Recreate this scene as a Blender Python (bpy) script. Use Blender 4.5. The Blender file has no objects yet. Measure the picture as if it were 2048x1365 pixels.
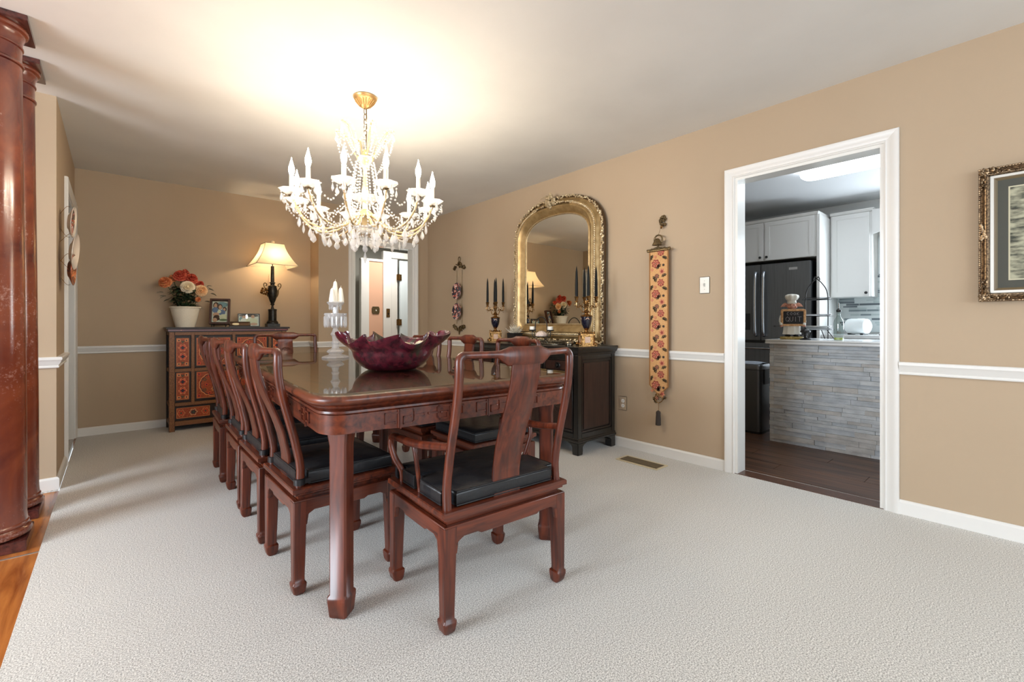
import bpy, bmesh, math, random
from mathutils import Vector, Matrix, Euler
random.seed(7)
PI = math.pi
sc = bpy.context.scene
COL = sc.collection

# ---------------------------------------------------------------- camera, light, exposure
cam_d = bpy.data.cameras.new('camera'); cam = bpy.data.objects.new('camera', cam_d); COL.objects.link(cam)
cam_d.sensor_width = 36.0; cam_d.lens = 912.0 / 2048 * 36.0
cam_d.shift_y = -34.5 / 2048; cam_d.clip_start = 0.02
cam.location = (0, 0, 1.025); cam.rotation_euler = (PI/2, 0, -math.radians(41.1))
sc.camera = cam
sc.view_settings.view_transform = 'Standard'; sc.view_settings.look = 'None'
sc.view_settings.gamma = 1.0; sc.view_settings.use_curve_mapping = False
sc.view_settings.exposure = 1.07
sc.cycles.use_denoising = True
sc.cycles.max_bounces = 10; sc.cycles.diffuse_bounces = 5; sc.cycles.glossy_bounces = 5
sc.cycles.transmission_bounces = 8; sc.cycles.transparent_max_bounces = 12
sc.cycles.caustics_reflective = False; sc.cycles.caustics_refractive = False
sc.cycles.sample_clamp_indirect = 6.0
w = bpy.data.worlds.new('world'); sc.world = w; w.use_nodes = True
w.node_tree.nodes['Background'].inputs[0].default_value = (0.80, 0.90, 1.0, 1)
w.node_tree.nodes['Background'].inputs[1].default_value = 1.0

def area(name, loc, direction, sx, sy, power, color, spread=PI):
    d = bpy.data.lights.new(name, 'AREA'); d.shape = 'RECTANGLE'; d.size = sx; d.size_y = sy
    d.energy = power; d.color = color; d.spread = spread
    o = bpy.data.objects.new(name, d); COL.objects.link(o); o.location = loc
    o.rotation_euler = Vector(direction).to_track_quat('-Z', 'Y').to_euler()
    return o
DAY = (0.80, 0.90, 1.0)
area('daylight_side_window', (-3.80, 1.75, 1.45), (1, 0, -0.50), 2.0, 1.6, 122, DAY)
area('daylight_rear_window', (1.2, -2.85, 1.45), (0, 1, -0.25), 3.2, 1.7, 40, DAY)
area('daylight_kitchen_window', (6.35, 0.4, 1.5), (-1, 0, -0.1), 1.0, 1.1, 32, DAY)
area('hallway_fill', (3.3, 6.3, 2.38), (0, 0, -1), 0.4, 0.4, 12, (1, .95, .88))  # added dim fill for the back hallway, no fixture modelled

# ---------------------------------------------------------------- helpers
def lin(c):
    return tuple(((v/255)/12.92 if v/255 <= .04045 else ((v/255+.055)/1.055)**2.4) for v in c)
def mat(name, col, rough=.5, metal=0., coat=0., trans=0., ior=1.5, emit=None, es=0., spec=.5, sheen=0.):
    m = bpy.data.materials.new(name); m.use_nodes = True
    b = m.node_tree.nodes['Principled BSDF']
    c = lin(col) if max(col) > 1.001 else col
    b.inputs['Base Color'].default_value = (*c, 1); b.inputs['Roughness'].default_value = rough
    b.inputs['Metallic'].default_value = metal; b.inputs['Coat Weight'].default_value = coat
    b.inputs['Coat Roughness'].default_value = .18
    b.inputs['Transmission Weight'].default_value = trans; b.inputs['IOR'].default_value = ior
    b.inputs['Specular IOR Level'].default_value = spec
    b.inputs['Sheen Weight'].default_value = sheen
    if emit:
        e = lin(emit) if max(emit) > 1.001 else emit
        b.inputs['Emission Color'].default_value = (*e, 1); b.inputs['Emission Strength'].default_value = es
    return m
def noise_col(m, c1, c2, scale=(5, 5, 5), nscale=4., detail=4., bump=0., lo=.35, hi=.65, dist=.02, bscale=None, distortion=0.):
    nt = m.node_tree; b = nt.nodes['Principled BSDF']; N = nt.nodes.new; L = nt.links.new
    tc = N('ShaderNodeTexCoord'); mp = N('ShaderNodeMapping'); mp.inputs['Scale'].default_value = scale
    L(tc.outputs['Object'], mp.inputs[0])
    n = N('ShaderNodeTexNoise'); n.inputs['Scale'].default_value = nscale; n.inputs['Detail'].default_value = detail
    n.inputs['Distortion'].default_value = distortion
    L(mp.outputs[0], n.inputs['Vector'])
    r = N('ShaderNodeValToRGB'); r.color_ramp.elements[0].position = lo; r.color_ramp.elements[1].position = hi
    r.color_ramp.elements[0].color = (*lin(c1), 1); r.color_ramp.elements[1].color = (*lin(c2), 1)
    L(n.outputs['Fac'], r.inputs[0]); L(r.outputs[0], b.inputs['Base Color'])
    if bump:
        n2 = n
        if bscale:
            n2 = N('ShaderNodeTexNoise'); n2.inputs['Scale'].default_value = bscale; n2.inputs['Detail'].default_value = 2
            L(tc.outputs['Object'], n2.inputs['Vector'])
        bp = N('ShaderNodeBump'); bp.inputs['Strength'].default_value = bump; bp.inputs['Distance'].default_value = dist
        L(n2.outputs['Fac'], bp.inputs['Height']); L(bp.outputs[0], b.inputs['Normal'])
    return m
def clear_glass(name, tint=(.93, .97, .95), ior=1.5):
    m = bpy.data.materials.new(name); m.use_nodes = True; nt = m.node_tree; nt.nodes.clear(); N = nt.nodes.new; L = nt.links.new
    o = N('ShaderNodeOutputMaterial'); mx = N('ShaderNodeMixShader'); f = N('ShaderNodeFresnel'); f.inputs[0].default_value = ior
    t = N('ShaderNodeBsdfTransparent'); t.inputs[0].default_value = (*tint, 1)
    g = N('ShaderNodeBsdfGlossy'); g.inputs['Roughness'].default_value = 0.0
    ge = N('ShaderNodeNewGeometry'); k = N('ShaderNodeMath'); k.operation = 'SUBTRACT'; k.inputs[0].default_value = 1; L(ge.outputs['Backfacing'], k.inputs[1])
    k2 = N('ShaderNodeMath'); k2.operation = 'MULTIPLY'; L(k.outputs[0], k2.inputs[0]); L(f.outputs[0], k2.inputs[1]); f = k2
    L(f.outputs[0], mx.inputs[0]); L(t.outputs[0], mx.inputs[1]); L(g.outputs[0], mx.inputs[2]); L(mx.outputs[0], o.inputs[0])
    return m

M_wall = noise_col(mat('tan_wall_paint', (176, 155, 129), .75), (175, 154, 128), (178, 157, 131), scale=(1, 1, 1), nscale=1.2, bump=.12, bscale=260, dist=.001)
M_ceil = noise_col(mat('ceiling_paint', (225, 225, 222), .8), (222, 222, 219), (228, 228, 225), scale=(1, 1, 1), nscale=2, bump=.1, bscale=120, dist=.001)
M_trim = mat('white_trim_paint', (222, 220, 215), .38)
M_carpet = noise_col(mat('carpet', (200, 190, 175), .95, spec=.1, sheen=.3), (146, 143, 136), (228, 225, 218), scale=(1, 1, 1), nscale=225, detail=3, bump=.7, dist=.002, lo=.36, hi=.63)
M_black = mat('black_iron', (22, 22, 22), .45)
M_brass = noise_col(mat('aged_brass', (150, 110, 60), .3, 1.), (74, 52, 30), (186, 142, 88), nscale=26)
M_bronze = noise_col(mat('dark_bronze', (95, 80, 58), .42, .9), (58, 48, 34), (150, 128, 92), nscale=60)
M_gold = noise_col(mat('gold_leaf', (190, 150, 88), .38, .55), (156, 128, 84), (180, 152, 106), nscale=4)
M_goldlite = noise_col(mat('pale_gold_leaf', (215, 190, 140), .3, .55), (140, 112, 74), (240, 224, 188), nscale=55)
M_white = mat('white_gloss', (240, 238, 232), .3)
M_glass = clear_glass('clear_glass')
M_mirror = mat('mirror_silver', (235, 232, 222), .0, 1.)
M_outlet = mat('ivory_plastic', (236, 233, 224), .35)

def wood(name, dark, light, rough=.38, coat=.25, scale=(30, 30, 3), ns=1.6):
    return noise_col(mat(name, dark, rough, coat=coat), dark, light, scale=scale, nscale=ns, detail=6, lo=.3, hi=.72, distortion=.6)
M_rose = wood('rosewood', (58, 22, 12), (114, 50, 26))
M_rose_h = wood('rosewood_crosswise', (58, 22, 12), (116, 52, 27), scale=(3, 30, 30))
M_rose_y = wood('rosewood_lengthwise', (58, 22, 12), (116, 52, 27), scale=(30, 3, 30))
M_top = wood('table_top_rosewood', (62, 26, 15), (118, 58, 32), scale=(20, 2, 20))
M_ebony = wood('black_lacquer', (20, 19, 18), (32, 30, 27), rough=.3, coat=.4)
M_ebred = wood('dark_red_lacquer', (40, 24, 21), (58, 37, 31), rough=.35, coat=.3)

class MB:
    def __init__(s): s.v = []; s.f = []; s.m = []
    def add(s, vs, fs, m=0, T=None):
        k = len(s.v)
        for p in vs:
            p = Vector(p); s.v.append(T @ p if T is not None else p)
        for f in fs: s.f.append([i + k for i in f]); s.m.append(m)
        return s
    def box(s, x0, x1, y0, y1, z0, z1, m=0, T=None):
        vs = [(x, y, z) for z in (z0, z1) for y in (y0, y1) for x in (x0, x1)]
        return s.add(vs, [(0, 2, 3, 1), (4, 5, 7, 6), (0, 1, 5, 4), (2, 6, 7, 3), (0, 4, 6, 2), (1, 3, 7, 5)], m, T)
    def loft(s, loops, cap0=True, cap1=True, closed=True, m=0, T=None, ring=False):
        n = len(loops[0]); vs = [p for l in loops for p in l]; fs = []
        R = len(loops)
        for a in range(R if ring else R - 1):
            b = (a + 1) % R
            for i in range(n if closed else n - 1):
                j = (i + 1) % n
                fs.append((a*n+i, a*n+j, b*n+j, b*n+i))
        if not ring:
            if cap0: fs.append(tuple(range(n))[::-1])
            if cap1: fs.append(tuple(range((R-1)*n, R*n)))
        return s.add(vs, fs, m, T)
    def lathe(s, prof, n=24, c=(0, 0, 0), m=0, T=None, sx=1., sy=1., rot=0.):
        loops = [[(c[0] + r*sx*math.cos(rot+2*PI*i/n), c[1] + r*sy*math.sin(rot+2*PI*i/n), c[2] + z) for i in range(n)] for r, z in prof]
        return s.loft(loops, True, True, True, m, T)
    def sphere(s, c, r, n=12, k=8, m=0, T=None):
        r = (r, r, r) if not hasattr(r, '__len__') else r
        prof = [(max(1e-4, math.sin(PI*i/k)), -math.cos(PI*i/k)) for i in range(k+1)]
        loops = [[(c[0] + r[0]*a*math.cos(2*PI*i/n), c[1] + r[1]*a*math.sin(2*PI*i/n), c[2] + r[2]*z) for i in range(n)] for a, z in prof]
        return s.loft(loops, True, True, True, m, T)
    def tube(s, pts, r, n=8, m=0, T=None, ring=False, up=None, ry=None, sq=False):
        P = [Vector(p) for p in pts]; K = len(P)
        R = r if hasattr(r, '__len__') else [r]*K
        RY = R if ry is None else (ry if hasattr(ry, '__len__') else [ry]*K)
        loops = []; prev = None
        for i in range(K):
            if ring: t = P[(i+1) % K] - P[i-1]
            else: t = P[min(i+1, K-1)] - P[max(i-1, 0)]
            if t.length < 1e-9: t = Vector((0, 0, 1))
            t.normalize()
            if up is not None: a = Vector(up) - t*Vector(up).dot(t)
            elif prev is None:
                a = Vector((0, 0, 1)) if abs(t.z) < .9 else Vector((1, 0, 0)); a = a - t*a.dot(t)
            else: a = prev - t*prev.dot(t)
            if a.length < 1e-6: a = Vector((1, 0, 0))
            a.normalize(); prev = a; b = t.cross(a)
            loops.append([P[i] + a*R[i]*math.cos(2*PI*(q+.5)/n)*(1.41 if sq else 1) + b*RY[i]*math.sin(2*PI*(q+.5)/n)*(1.41 if sq else 1) for q in range(n)])
        return s.loft(loops, True, True, True, m, T, ring)
    def prism(s, poly, f0, f1, m=0, T=None):
        n = len(poly); vs = [f0(*p) for p in poly] + [f1(*p) for p in poly]
        fs = [tuple(range(n))[::-1], tuple(range(n, 2*n))] + [(i, (i+1) % n, n+(i+1) % n, n+i) for i in range(n)]
        return s.add(vs, fs, m, T)
    def build(s, name, mats, parent=None, smooth=True, bevel=0., seg=2, ang=38, loc=None, rot=None):
        me = bpy.data.meshes.new(name); me.from_pydata([tuple(v) for v in s.v], [], s.f)
        mats = mats if isinstance(mats, (list, tuple)) else [mats]
        for x in mats: me.materials.append(x)
        me.polygons.foreach_set('material_index', s.m)
        bm = bmesh.new(); bm.from_mesh(me); bmesh.ops.recalc_face_normals(bm, faces=bm.faces)
        if bevel:
            es = [e for e in bm.edges if len(e.link_faces) == 2 and e.calc_face_angle(0) > math.radians(30)]
            bmesh.ops.bevel(bm, geom=es, offset=bevel, segments=seg, affect='EDGES', clamp_overlap=True)
        bm.to_mesh(me); bm.free()
        if smooth:
            me.polygons.foreach_set('use_smooth', [True]*len(me.polygons))
            me.set_sharp_from_angle(angle=math.radians(ang))
        me.update()
        o = bpy.data.objects.new(name, me); COL.objects.link(o)
        if parent: o.parent = parent
        if loc is not None: o.location = loc
        if rot is not None: o.rotation_euler = rot
        return o
def tag(o, label=None, cat=None, group=None, kind=None):
    if label: o['label'] = label
    if cat: o['category'] = cat
    if group: o['group'] = group
    if kind: o['kind'] = kind
    return o
def thing(name, loc, label, cat, rz=0., group=None):
    o = bpy.data.objects.new(name, None); COL.objects.link(o); o.empty_display_size = .1
    o.location = loc; o.rotation_euler = (0, 0, rz); return tag(o, label, cat, group)
def kids(o): return [c for c in bpy.data.objects if c.parent == o]
def copy_tree(o, parent=None):
    c = o.copy(); COL.objects.link(c); c.parent = parent
    for ch in kids(o): copy_tree(ch, c)
    return c
def struct(mb, name, m, **k): return tag(mb.build(name, m, **k), kind='structure')
def sstep(a, b, x):
    t = min(1, max(0, (x-a)/(b-a))); return t*t*(3-2*t)
def bez(pts, n=8):
    """smooth curve through points (Catmull-Rom)"""
    P = [Vector(p) for p in pts]; out = []
    for i in range(len(P)-1):
        a, b, c, d = P[max(i-1, 0)], P[i], P[i+1], P[min(i+2, len(P)-1)]
        for k in range(n):
            t = k/n
            out.append(.5*((2*b) + (c-a)*t + (2*a-5*b+4*c-d)*t*t + (3*b-a-3*c+d)*t**3))
    out.append(P[-1]); return out

# ---------------------------------------------------------------- room shell
XR, XL, YB, YB2, XJ, YC = 3.205, -0.27, 5.70, 5.41, 1.77, 3.985
HC = 2.435
# floors
struct(MB().box(-.255, 3.33, -3.0, 6.0, -.06, 0), 'floor', M_carpet)
m_oak = wood('orange_wood_floor', (120, 58, 22), (204, 130, 62), rough=.22, coat=.4, scale=(16, 1.6, 9), ns=1.3)
fl = MB(); fl.box(-4.0, -.258, -3.0, 2.972, -.06, -.012); fl.box(-4.0, -.258, 2.976, 3.98, -.06, -.012)
struct(fl, 'floor_hallway', m_oak)
struct(MB().box(-4, -.256, 2.968, 2.980, -.02, -.0105), 'trim_1', mat('metal_floor_strip', (200, 195, 185), .3, .8))
m_kfloor = noise_col(mat('kitchen_plank_floor', (92, 62, 44), .38, coat=.2), (66, 42, 30), (112, 78, 56), scale=(14, 1.1, 1), nscale=1.6, detail=7)
kf = MB()
x = 3.215; i = 0
while x < 6.6:
    y = -1.5 - (i*0.47) % 1.2
    while y < 4.0:
        kf.box(x, x+.1495, y, y+1.217, -.05, -.004 if (i % 2) else -.0045); y += 1.22
    x += .152; i += 1
struct(kf, 'floor_kitchen', m_kfloor)
struct(MB().box(-1.0, 5.5, 5.52, 8.2, -.06, -.003), 'floor_back_hallway', wood('hall_floor', (120, 80, 50), (150, 105, 70)))
# ceiling
struct(MB().box(-4.1, 3.33, -3.1, 5.9, HC, HC+.1), 'ceiling', M_ceil)
struct(MB().box(3.32, 6.7, -1.6, 4.2, HC, HC+.1), 'ceiling_kitchen', mat('kitchen_ceiling_paint', (214, 216, 217), .7))
struct(MB().box(1.5, 5.5, 5.5, 8.2, HC+.001, HC+.1), 'ceiling_back_hallway', M_ceil)
# right wall with kitchen doorway
OY0, OY1, OZ = .547, 1.350, 2.022
wr = MB(); wr.box(XR, XR+.12, -3.0, OY0, 0, HC); wr.box(XR, XR+.12, OY1, 5.6, 0, HC); wr.box(XR, XR+.12, OY0, OY1, OZ, HC)
struct(wr, 'wall_right', M_wall)
# back wall: left part, jog, right part with hall doorway
bd0, bd1 = 2.182, 2.985
wb = MB(); wb.box(XL, XJ, YB, YB+.12, 0, HC); wb.box(XJ, XJ+.12, YB2, YB+.12, 0, HC)
wb.box(XJ+.12, bd0, YB2, YB2+.12, 0, HC); wb.box(bd1, XR, YB2, YB2+.12, 0, HC); wb.box(bd0, bd1, YB2, YB2+.12, OZ, HC)
struct(wb, 'wall_back', M_wall)
# left wall with door opening, and the wall return behind the columns
ld0, ld1 = 4.645, 5.63
wl = MB(); wl.box(XL-.12, XL, YC, ld0, 0, HC); wl.box(XL-.12, XL, ld1, YB, 0, HC); wl.box(XL-.12, XL, ld0, ld1, OZ, HC)
struct(wl, 'wall_left', M_wall)
struct(MB().box(-4.0, XL-.12, YC, YC+.12, 0, HC), 'wall_hallway', M_wall)
# room beyond the left door
bx = MB(); bx.box(-2.0, -1.9, 4.2, 6.3, 0, HC); bx.box(-2, -.39, 5.75, 5.85, 0, HC); bx.box(-2, -.39, 4.11, 4.2, 0, HC)
struct(bx, 'wall_closet', M_wall)
struct(MB().box(-2, -.27, 4.1, 6, -.05, -.001), 'floor_closet', M_carpet)
# left hall outer wall with big window, rear wall with window (behind the camera)
def window(name, horiz, pos, a0, a1, z0, z1, cols, n):
    f = MB()
    def bar(p0, p1, q0, q1, d0=-.05, d1=.05):
        if horiz: f.box(p0, p1, pos+d0, pos+d1, q0, q1)
        else: f.box(pos+d0, pos+d1, p0, p1, q0, q1)
    bar(a0, a1, z0-.06, z0); bar(a0, a1, z1, z1+.06); bar(a0-.06, a0, z0-.06, z1+.06); bar(a1, a1+.06, z0-.06, z1+.06)
    for k in range(1, cols): c = a0+(a1-a0)*k/cols; bar(c-.03, c+.03, z0, z1, -.03, .03)
    bar(a0, a1, (z0+z1)/2-.02, (z0+z1)/2+.02, -.03, .03)
    return tag(f.build('window_%d' % n, M_trim, bevel=.004), kind='structure')
wo = MB(); wo.box(-4.1, -4.0, -3, .1, 0, HC); wo.box(-4.1, -4.0, 3.1, YC+.1, 0, HC); wo.box(-4.1, -4, .1, 3.1, 0, .4); wo.box(-4.1, -4, .1, 3.1, 2.3, HC)
struct(wo, 'wall_hallway_outer', M_wall); window('w', False, -4.0, .16, 3.04, .46, 2.24, 3, 1)
wo = MB(); wo.box(-4.1, -.46, -3.1, -3, 0, HC); wo.box(2.86, 3.33, -3.1, -3, 0, HC); wo.box(-.46, 2.86, -3.1, -3, 0, .55); wo.box(-.46, 2.86, -3.1, -3, 2.3, HC)
struct(wo, 'wall_rear', M_wall); window('w', True, -3.0, -.4, 2.8, .61, 2.24, 3, 2)

# trim profiles
def rail_profile():   # (out from the wall, z)
    return [(0, .752), (.010, .752), (.013, .757), (.013, .762), (.009, .766), (.012, .772), (.020, .786), (.024, .798), (.028, .803), (.028, .816), (.024, .820), (0, .820)]
def base_profile(h=.076):
    return [(0, 0), (.014, 0), (.014, h-.012), (.010, h-.004), (.005, h), (0, h)]
def run(mb, prof, pts):
    """sweep a wall trim along 2D pts; outward side is to the left of the travel direction; mitred"""
    loops = []
    for i, p in enumerate(pts):
        p = Vector(p)
        def nrm(a, b): d = (Vector(b)-Vector(a)).normalized(); return Vector((-d.y, d.x))
        if i == 0: n = nrm(pts[0], pts[1])
        elif i == len(pts)-1: n = nrm(pts[-2], pts[-1])
        else:
            n1, n2 = nrm(pts[i-1], pts[i]), nrm(pts[i], pts[i+1]); n = (n1+n2)/(1+n1.dot(n2))
        loops.append([(p.x+n.x*o, p.y+n.y*o, z) for o, z in prof])
    mb.loft(loops)
def add_trims(name, paths, prof):
    for side, pts in paths:
        mb = MB(); run(mb, prof, pts); struct(mb, '%s_%s' % (name, side), M_trim, ang=25)
CT = .066   # casing width
add_trims('baseboard', [
    ('right', [(XR, -3), (XR, OY0-CT)]), ('right_far', [(XR, OY1+CT), (XR, YB2)]),
    ('back_right', [(XR, YB2), (bd1+CT, YB2)]), ('back', [(bd0-CT, YB2), (XJ, YB2), (XJ, YB), (XL+.02, YB)]),
    ('left', [(XL, ld0-CT), (XL, YC), (-4, YC)])], base_profile())
add_trims('trim_chair_rail', [
    ('right', [(XR, -3), (XR, OY0-CT)]), ('right_far', [(XR, OY1+CT), (XR, YB2)]),
    ('back_right', [(XR, YB2), (bd1+CT, YB2)]), ('back', [(bd0-CT, YB2), (XJ, YB2), (XJ, YB), (XL+.02, YB)]),
    ('left', [(XL, ld0-CT), (XL, YC), (-4, YC)])], rail_profile())

def casing(name, face, a0, a1, top, axis, sgn, depth, wall):
    """door casing: moulded frame around an opening, plus jamb lining"""
    prof = [(0, 0), (0, .010), (.008, .014), (.014, .010), (.030, .013), (.040, .018), (.054, .021), (.062, .021), (.066, .014), (.066, 0)]
    mb = MB()
    def P(a, out, z): return (face+sgn*out, a, z) if axis == 'x' else (a, face+sgn*out, z)
    for mirror in (0, 1):
        A = a1 if mirror else a0; d = 1 if mirror else -1
        mb.loft([[P(A+d*w_, o, 0) for w_, o in prof], [P(A+d*w_, o, top+w_) for w_, o in prof]])
    mb.loft([[P(a0-w_, o, top+w_) for w_, o in prof], [P(a1+w_, o, top+w_) for w_, o in prof]])
    o = struct(mb, name, M_trim, ang=25)
    jm = MB(); t = .018
    def B(a, b, z0, z1):
        u, v = sorted((face+sgn*.002, face-sgn*depth))
        if axis == 'x': jm.box(u, v, a, b, z0, z1)
        else: jm.box(a, b, u, v, z0, z1)
    B(a0-.001, a0+t, 0, top-t); B(a1-t, a1+.001, 0, top-t); B(a0, a1, top-t, top+.001)
    jm.build('jamb', mat('jamb_gloss_paint', (228, 227, 222), .22), o)
    return o
casing('trim_kitchen_doorway', XR, OY0, OY1, OZ, 'x', -1, .12, 0)
casing('trim_hall_doorway', YB2, bd0, bd1, OZ, 'y', -1, .12, 0)
casing('trim_left_doorway', XL, ld0, ld1, OZ, 'x', 1, .12, 0)
struct(MB().box(XR-.005, XR+.11, OY0, OY1, -.012, .003), 'trim_threshold', wood('threshold_wood', (70, 44, 30), (96, 62, 44)))
# back hallway
m_peach = mat('peach_wall_paint', (214, 168, 140), .8); m_grey = mat('grey_hall_wall', (176, 176, 168), .8)
hb = MB(); hb.box(2.10, 2.18, YB2+.12, 8, 0, HC); hb.box(-1, 5.5, 7.5, 7.6, 0, HC)
struct(hb, 'wall_hall_left', m_grey)
struct(MB().box(5.3, 5.4, 5.5, 8, 0, HC), 'wall_hall_right', m_grey)
struct(MB().box(3.03, 3.28, 6.93, 6.98, 0, 2.02), 'wall_hall_back', m_peach)
struct(MB().box(3.205, 5.5, YB2+.12, YB2+.2, 0, HC), 'wall_hall_front', m_grey)
hc = MB(); hc.box(2.90, 3.03, 6.90, 6.98, 0, 2.04); hc.box(3.27, 3.41, 6.90, 6.98, 0, 2.20); hc.box(2.9, 3.27, 6.91, 6.98, 2.02, 2.06); hc.box(3.41, 5.3, 6.90, 6.98, 2.10, 2.20)
struct(hc, 'trim_hall_casing', M_trim, bevel=.004)
d = MB(); d.box(3.415, 3.525, 6.915, 6.955, .01, 2.09)
struct(d, 'door_1', M_trim, bevel=.003)
d = MB(); d.box(3.56, 4.3, 6.90, 6.94, .01, 2.07)
d2 = struct(d, 'door_2', mat('pale_blue_door_paint', (214, 226, 232), .4), bevel=.003)
for z in (1.05, 1.79):
    h = MB(); h.box(3.50, 3.585, 6.885, 6.90, z-.05, z+.05); h.lathe([(.008, -.055), (.008, .055)], 8, (3.543, 6.885, z))
    h.build('hinge', M_brass, d2)
t = thing('switch_plate', (3.15, 6.925, 1.24), 'dark ornate switch plate on the peach wall of the hallway behind', 'light switch')
MB().box(-.055, .055, -.006, .004, -.06, .06).box(-.065, .065, -.005, .003, -.04, .04).build('plate', M_bronze, t, bevel=.003)
MB().box(-.006, .006, -.02, 0, -.012, .012).build('toggle', M_outlet, t)
t = thing('door_strike_plate', (3.35, 6.897, 1.20), 'small brass lock plate on the white door post in the hallway', 'lock plate')
MB().box(-.03, .03, -.004, .004, -.07, .07).build('plate', M_brass, t, bevel=.002); MB().box(-.008, .008, -.012, 0, -.03, .0).build('bolt', M_black, t)

# ---------------------------------------------------------------- dining table
AL = -math.radians(4.2)
tb = thing('dining_table', (0, 0, 0), 'long rosewood dining table with glass top and carved apron', 'table', AL)
TX0, TX1, TY0, TY1 = .383, 1.545, 1.545, 3.97
def rrect(x0, x1, y0, y1, r, off=0., n=8):
    x0 -= off; x1 += off; y0 -= off; y1 += off; r = max(.004, r+off); out = []
    for cx, cy, a in ((x1-r, y1-r, 0), (x0+r, y1-r, 90), (x0+r, y0+r, 180), (x1-r, y0+r, 270)):
        for k in range(n+1):
            t = math.radians(a+90*k/n); out.append((cx+r*math.cos(t), cy+r*math.sin(t)))
    return out
RT = .115
def table_ring(mb, prof, inner=None):
    mb.loft([[(x, y, z) for x, y in rrect(TX0, TX1, TY0, TY1, RT, off)] for off, z in prof])
mb = MB(); table_ring(mb, [(-.012, .750), (-.004, .752), (.008, .757), (.013, .765), (.013, .772), (.008, .780), (-.004, .7846), (-.012, .785)])
mb.build('tabletop', M_top, tb, ang=50)
mb = MB(); table_ring(mb, [(-.030, .712), (-.022, .716), (-.016, .722), (-.018, .729), (-.028, .732), (-.026, .736), (-.010, .741), (-.006, .746), (-.010, .751)])
mb.build('edge_moulding', M_rose_y, tb, ang=50)
mb = MB(); table_ring(mb, [(0.0-.001, .7855), (0, .7865), (0, .792), (-.001, .793)])
mb.build('glass_top', clear_glass('table_glass', (.92, .97, .94), 2.1), tb, ang=20)
# apron: a band following the rounded rectangle, curving down into the legs
ap = MB(); outer = rrect(TX0, TX1, TY0, TY1, RT, -.020, 10); inner = rrect(TX0, TX1, TY0, TY1, RT, -.045, 10)
def densify(L):
    out = []
    for i in range(len(L)):
        a, b = Vector(L[i]), Vector(L[(i+1) % len(L)]); k = max(1, int((b-a).length/.03))
        for q in range(k): out.append(a.lerp(b, q/k))
    return out
lc = [(.4855, 1.648), (1.4425, 1.648), (.4855, TY0+TY1-1.648), (1.4425, TY0+TY1-1.648)]
def drop(p):
    dmin = min((Vector(c)-p).length for c in lc)
    return .652 - .030*(1-sstep(.035, .085, dmin)) - .004*sstep(.14, .2, dmin)
n1 = rrect(TX0, TX1, TY0, TY1, RT, -.020, 10)
rings = [[], [], [], []]
P1 = densify(n1); cx, cy = (TX0+TX1)/2, (TY0+TY1)/2
for p in P1:
    # inward normal by pulling toward the centre box
    qx = min(max(p.x, TX0+RT), TX1-RT); qy = min(max(p.y, TY0+RT), TY1-RT); d = Vector((qx, qy))-p; d.normalize()
    z = drop(p)
    rings[0].append((p.x, p.y, z)); rings[1].append((p.x, p.y, .716)); rings[2].append((p.x+d.x*.025, p.y+d.y*.025, .716)); rings[3].append((p.x+d.x*.025, p.y+d.y*.025, z))
ap.loft(rings, ring=True); ap.build('apron', M_rose_y, tb)
for i, (lx, ly) in enumerate(lc):
    L = MB(); h = .0315
    T = Matrix.Translation((lx, ly, 0)) @ Matrix.Rotation(PI/4, 4, 'Z')
    def sq(hw, z, c=.006):
        return [(hw, -hw+c, z), (hw, hw-c, z), (hw-c, hw, z), (-hw+c, hw, z), (-hw, hw-c, z), (-hw, -hw+c, z), (-hw+c, -hw, z), (hw-c, -hw, z)]
    L.loft([sq(h-.004, 0), sq(h+.001, .006), sq(h+.006, .06), sq(h+.006, .074), sq(h, .082), sq(h, .60), sq(h+.008, .66), sq(h+.014, .716)], T=T)
    L.build('leg', M_rose, tb)
# fret carving on the apron
def fret(mb, P0, u, nrm, mirror=1, s=1.):
    """key-pattern ornament; P0 centre, u along the apron, nrm outward"""
    u = Vector(u)*mirror*s; n = Vector(nrm); up = Vector((0, 0, s)); P0 = Vector(P0)
    def seg(a, b, wd=.0028):
        A = P0+u*a[0]+up*a[1]; B = P0+u*b[0]+up*b[1]; d = (B-A).normalized(); A = A-d*wd; B = B+d*wd
        sd = n.cross(d)*wd
        vs = [A+sd, A-sd, B-sd, B+sd]; mb.add([v-n*.003 for v in vs]+[v+n*.005 for v in vs], [(0, 1, 2, 3), (7, 6, 5, 4), (0, 4, 5, 1), (1, 5, 6, 2), (2, 6, 7, 3), (3, 7, 4, 0)])
    L1 = [(-.004, .030), (-.004, -.03)]; seg(*L1); seg((.004, .032), (.004, -.034))
    q = [(-.005, .022), (-.052, .022), (-.052, -.012), (-.016, -.012)]
    for a, b in zip(q, q[1:]): seg(a, b)
    q = [(.005, .028), (.054, .028), (.060, .022), (.060, -.012), (.052, -.020), (.018, -.020), (.018, .004), (.045, .004)]
    for a, b in zip(q, q[1:]): seg(a, b)
    seg((.060, .006), (.098, .006))
    for c in ((.098, .006), (-.016, -.012), (.045, .004)):
        mb.sphere(P0+u*c[0]+up*c[1]+n*.002, .0045, 8, 6)
xe = TX0-.3
def add_fret(P0, u, n, mir):
    m_ = MB(); fret(m_, P0, u, n, mir); m_.build('fret_carving', M_rose, tb, smooth=False)
for sgn, yy in ((-1, TY0+.020), (1, TY1-.020)):
    for cx_, mir in ((.964-.30, 1), (.964-.085, -1), (.964+.085, 1), (.964+.30, -1)): add_fret((cx_, yy, .682), (1, 0, 0), (0, sgn, 0), mir)
for sgn, xx in ((-1, TX0+.020), (1, TX1-.020)):
    for k, mir in zip((1.80, 2.18, 2.52, 2.98, 3.34, 3.72), (1, -1, 1, -1, 1, -1)): add_fret((xx, k, .682), (0, 1, 0), (sgn, 0, 0), mir)

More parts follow.
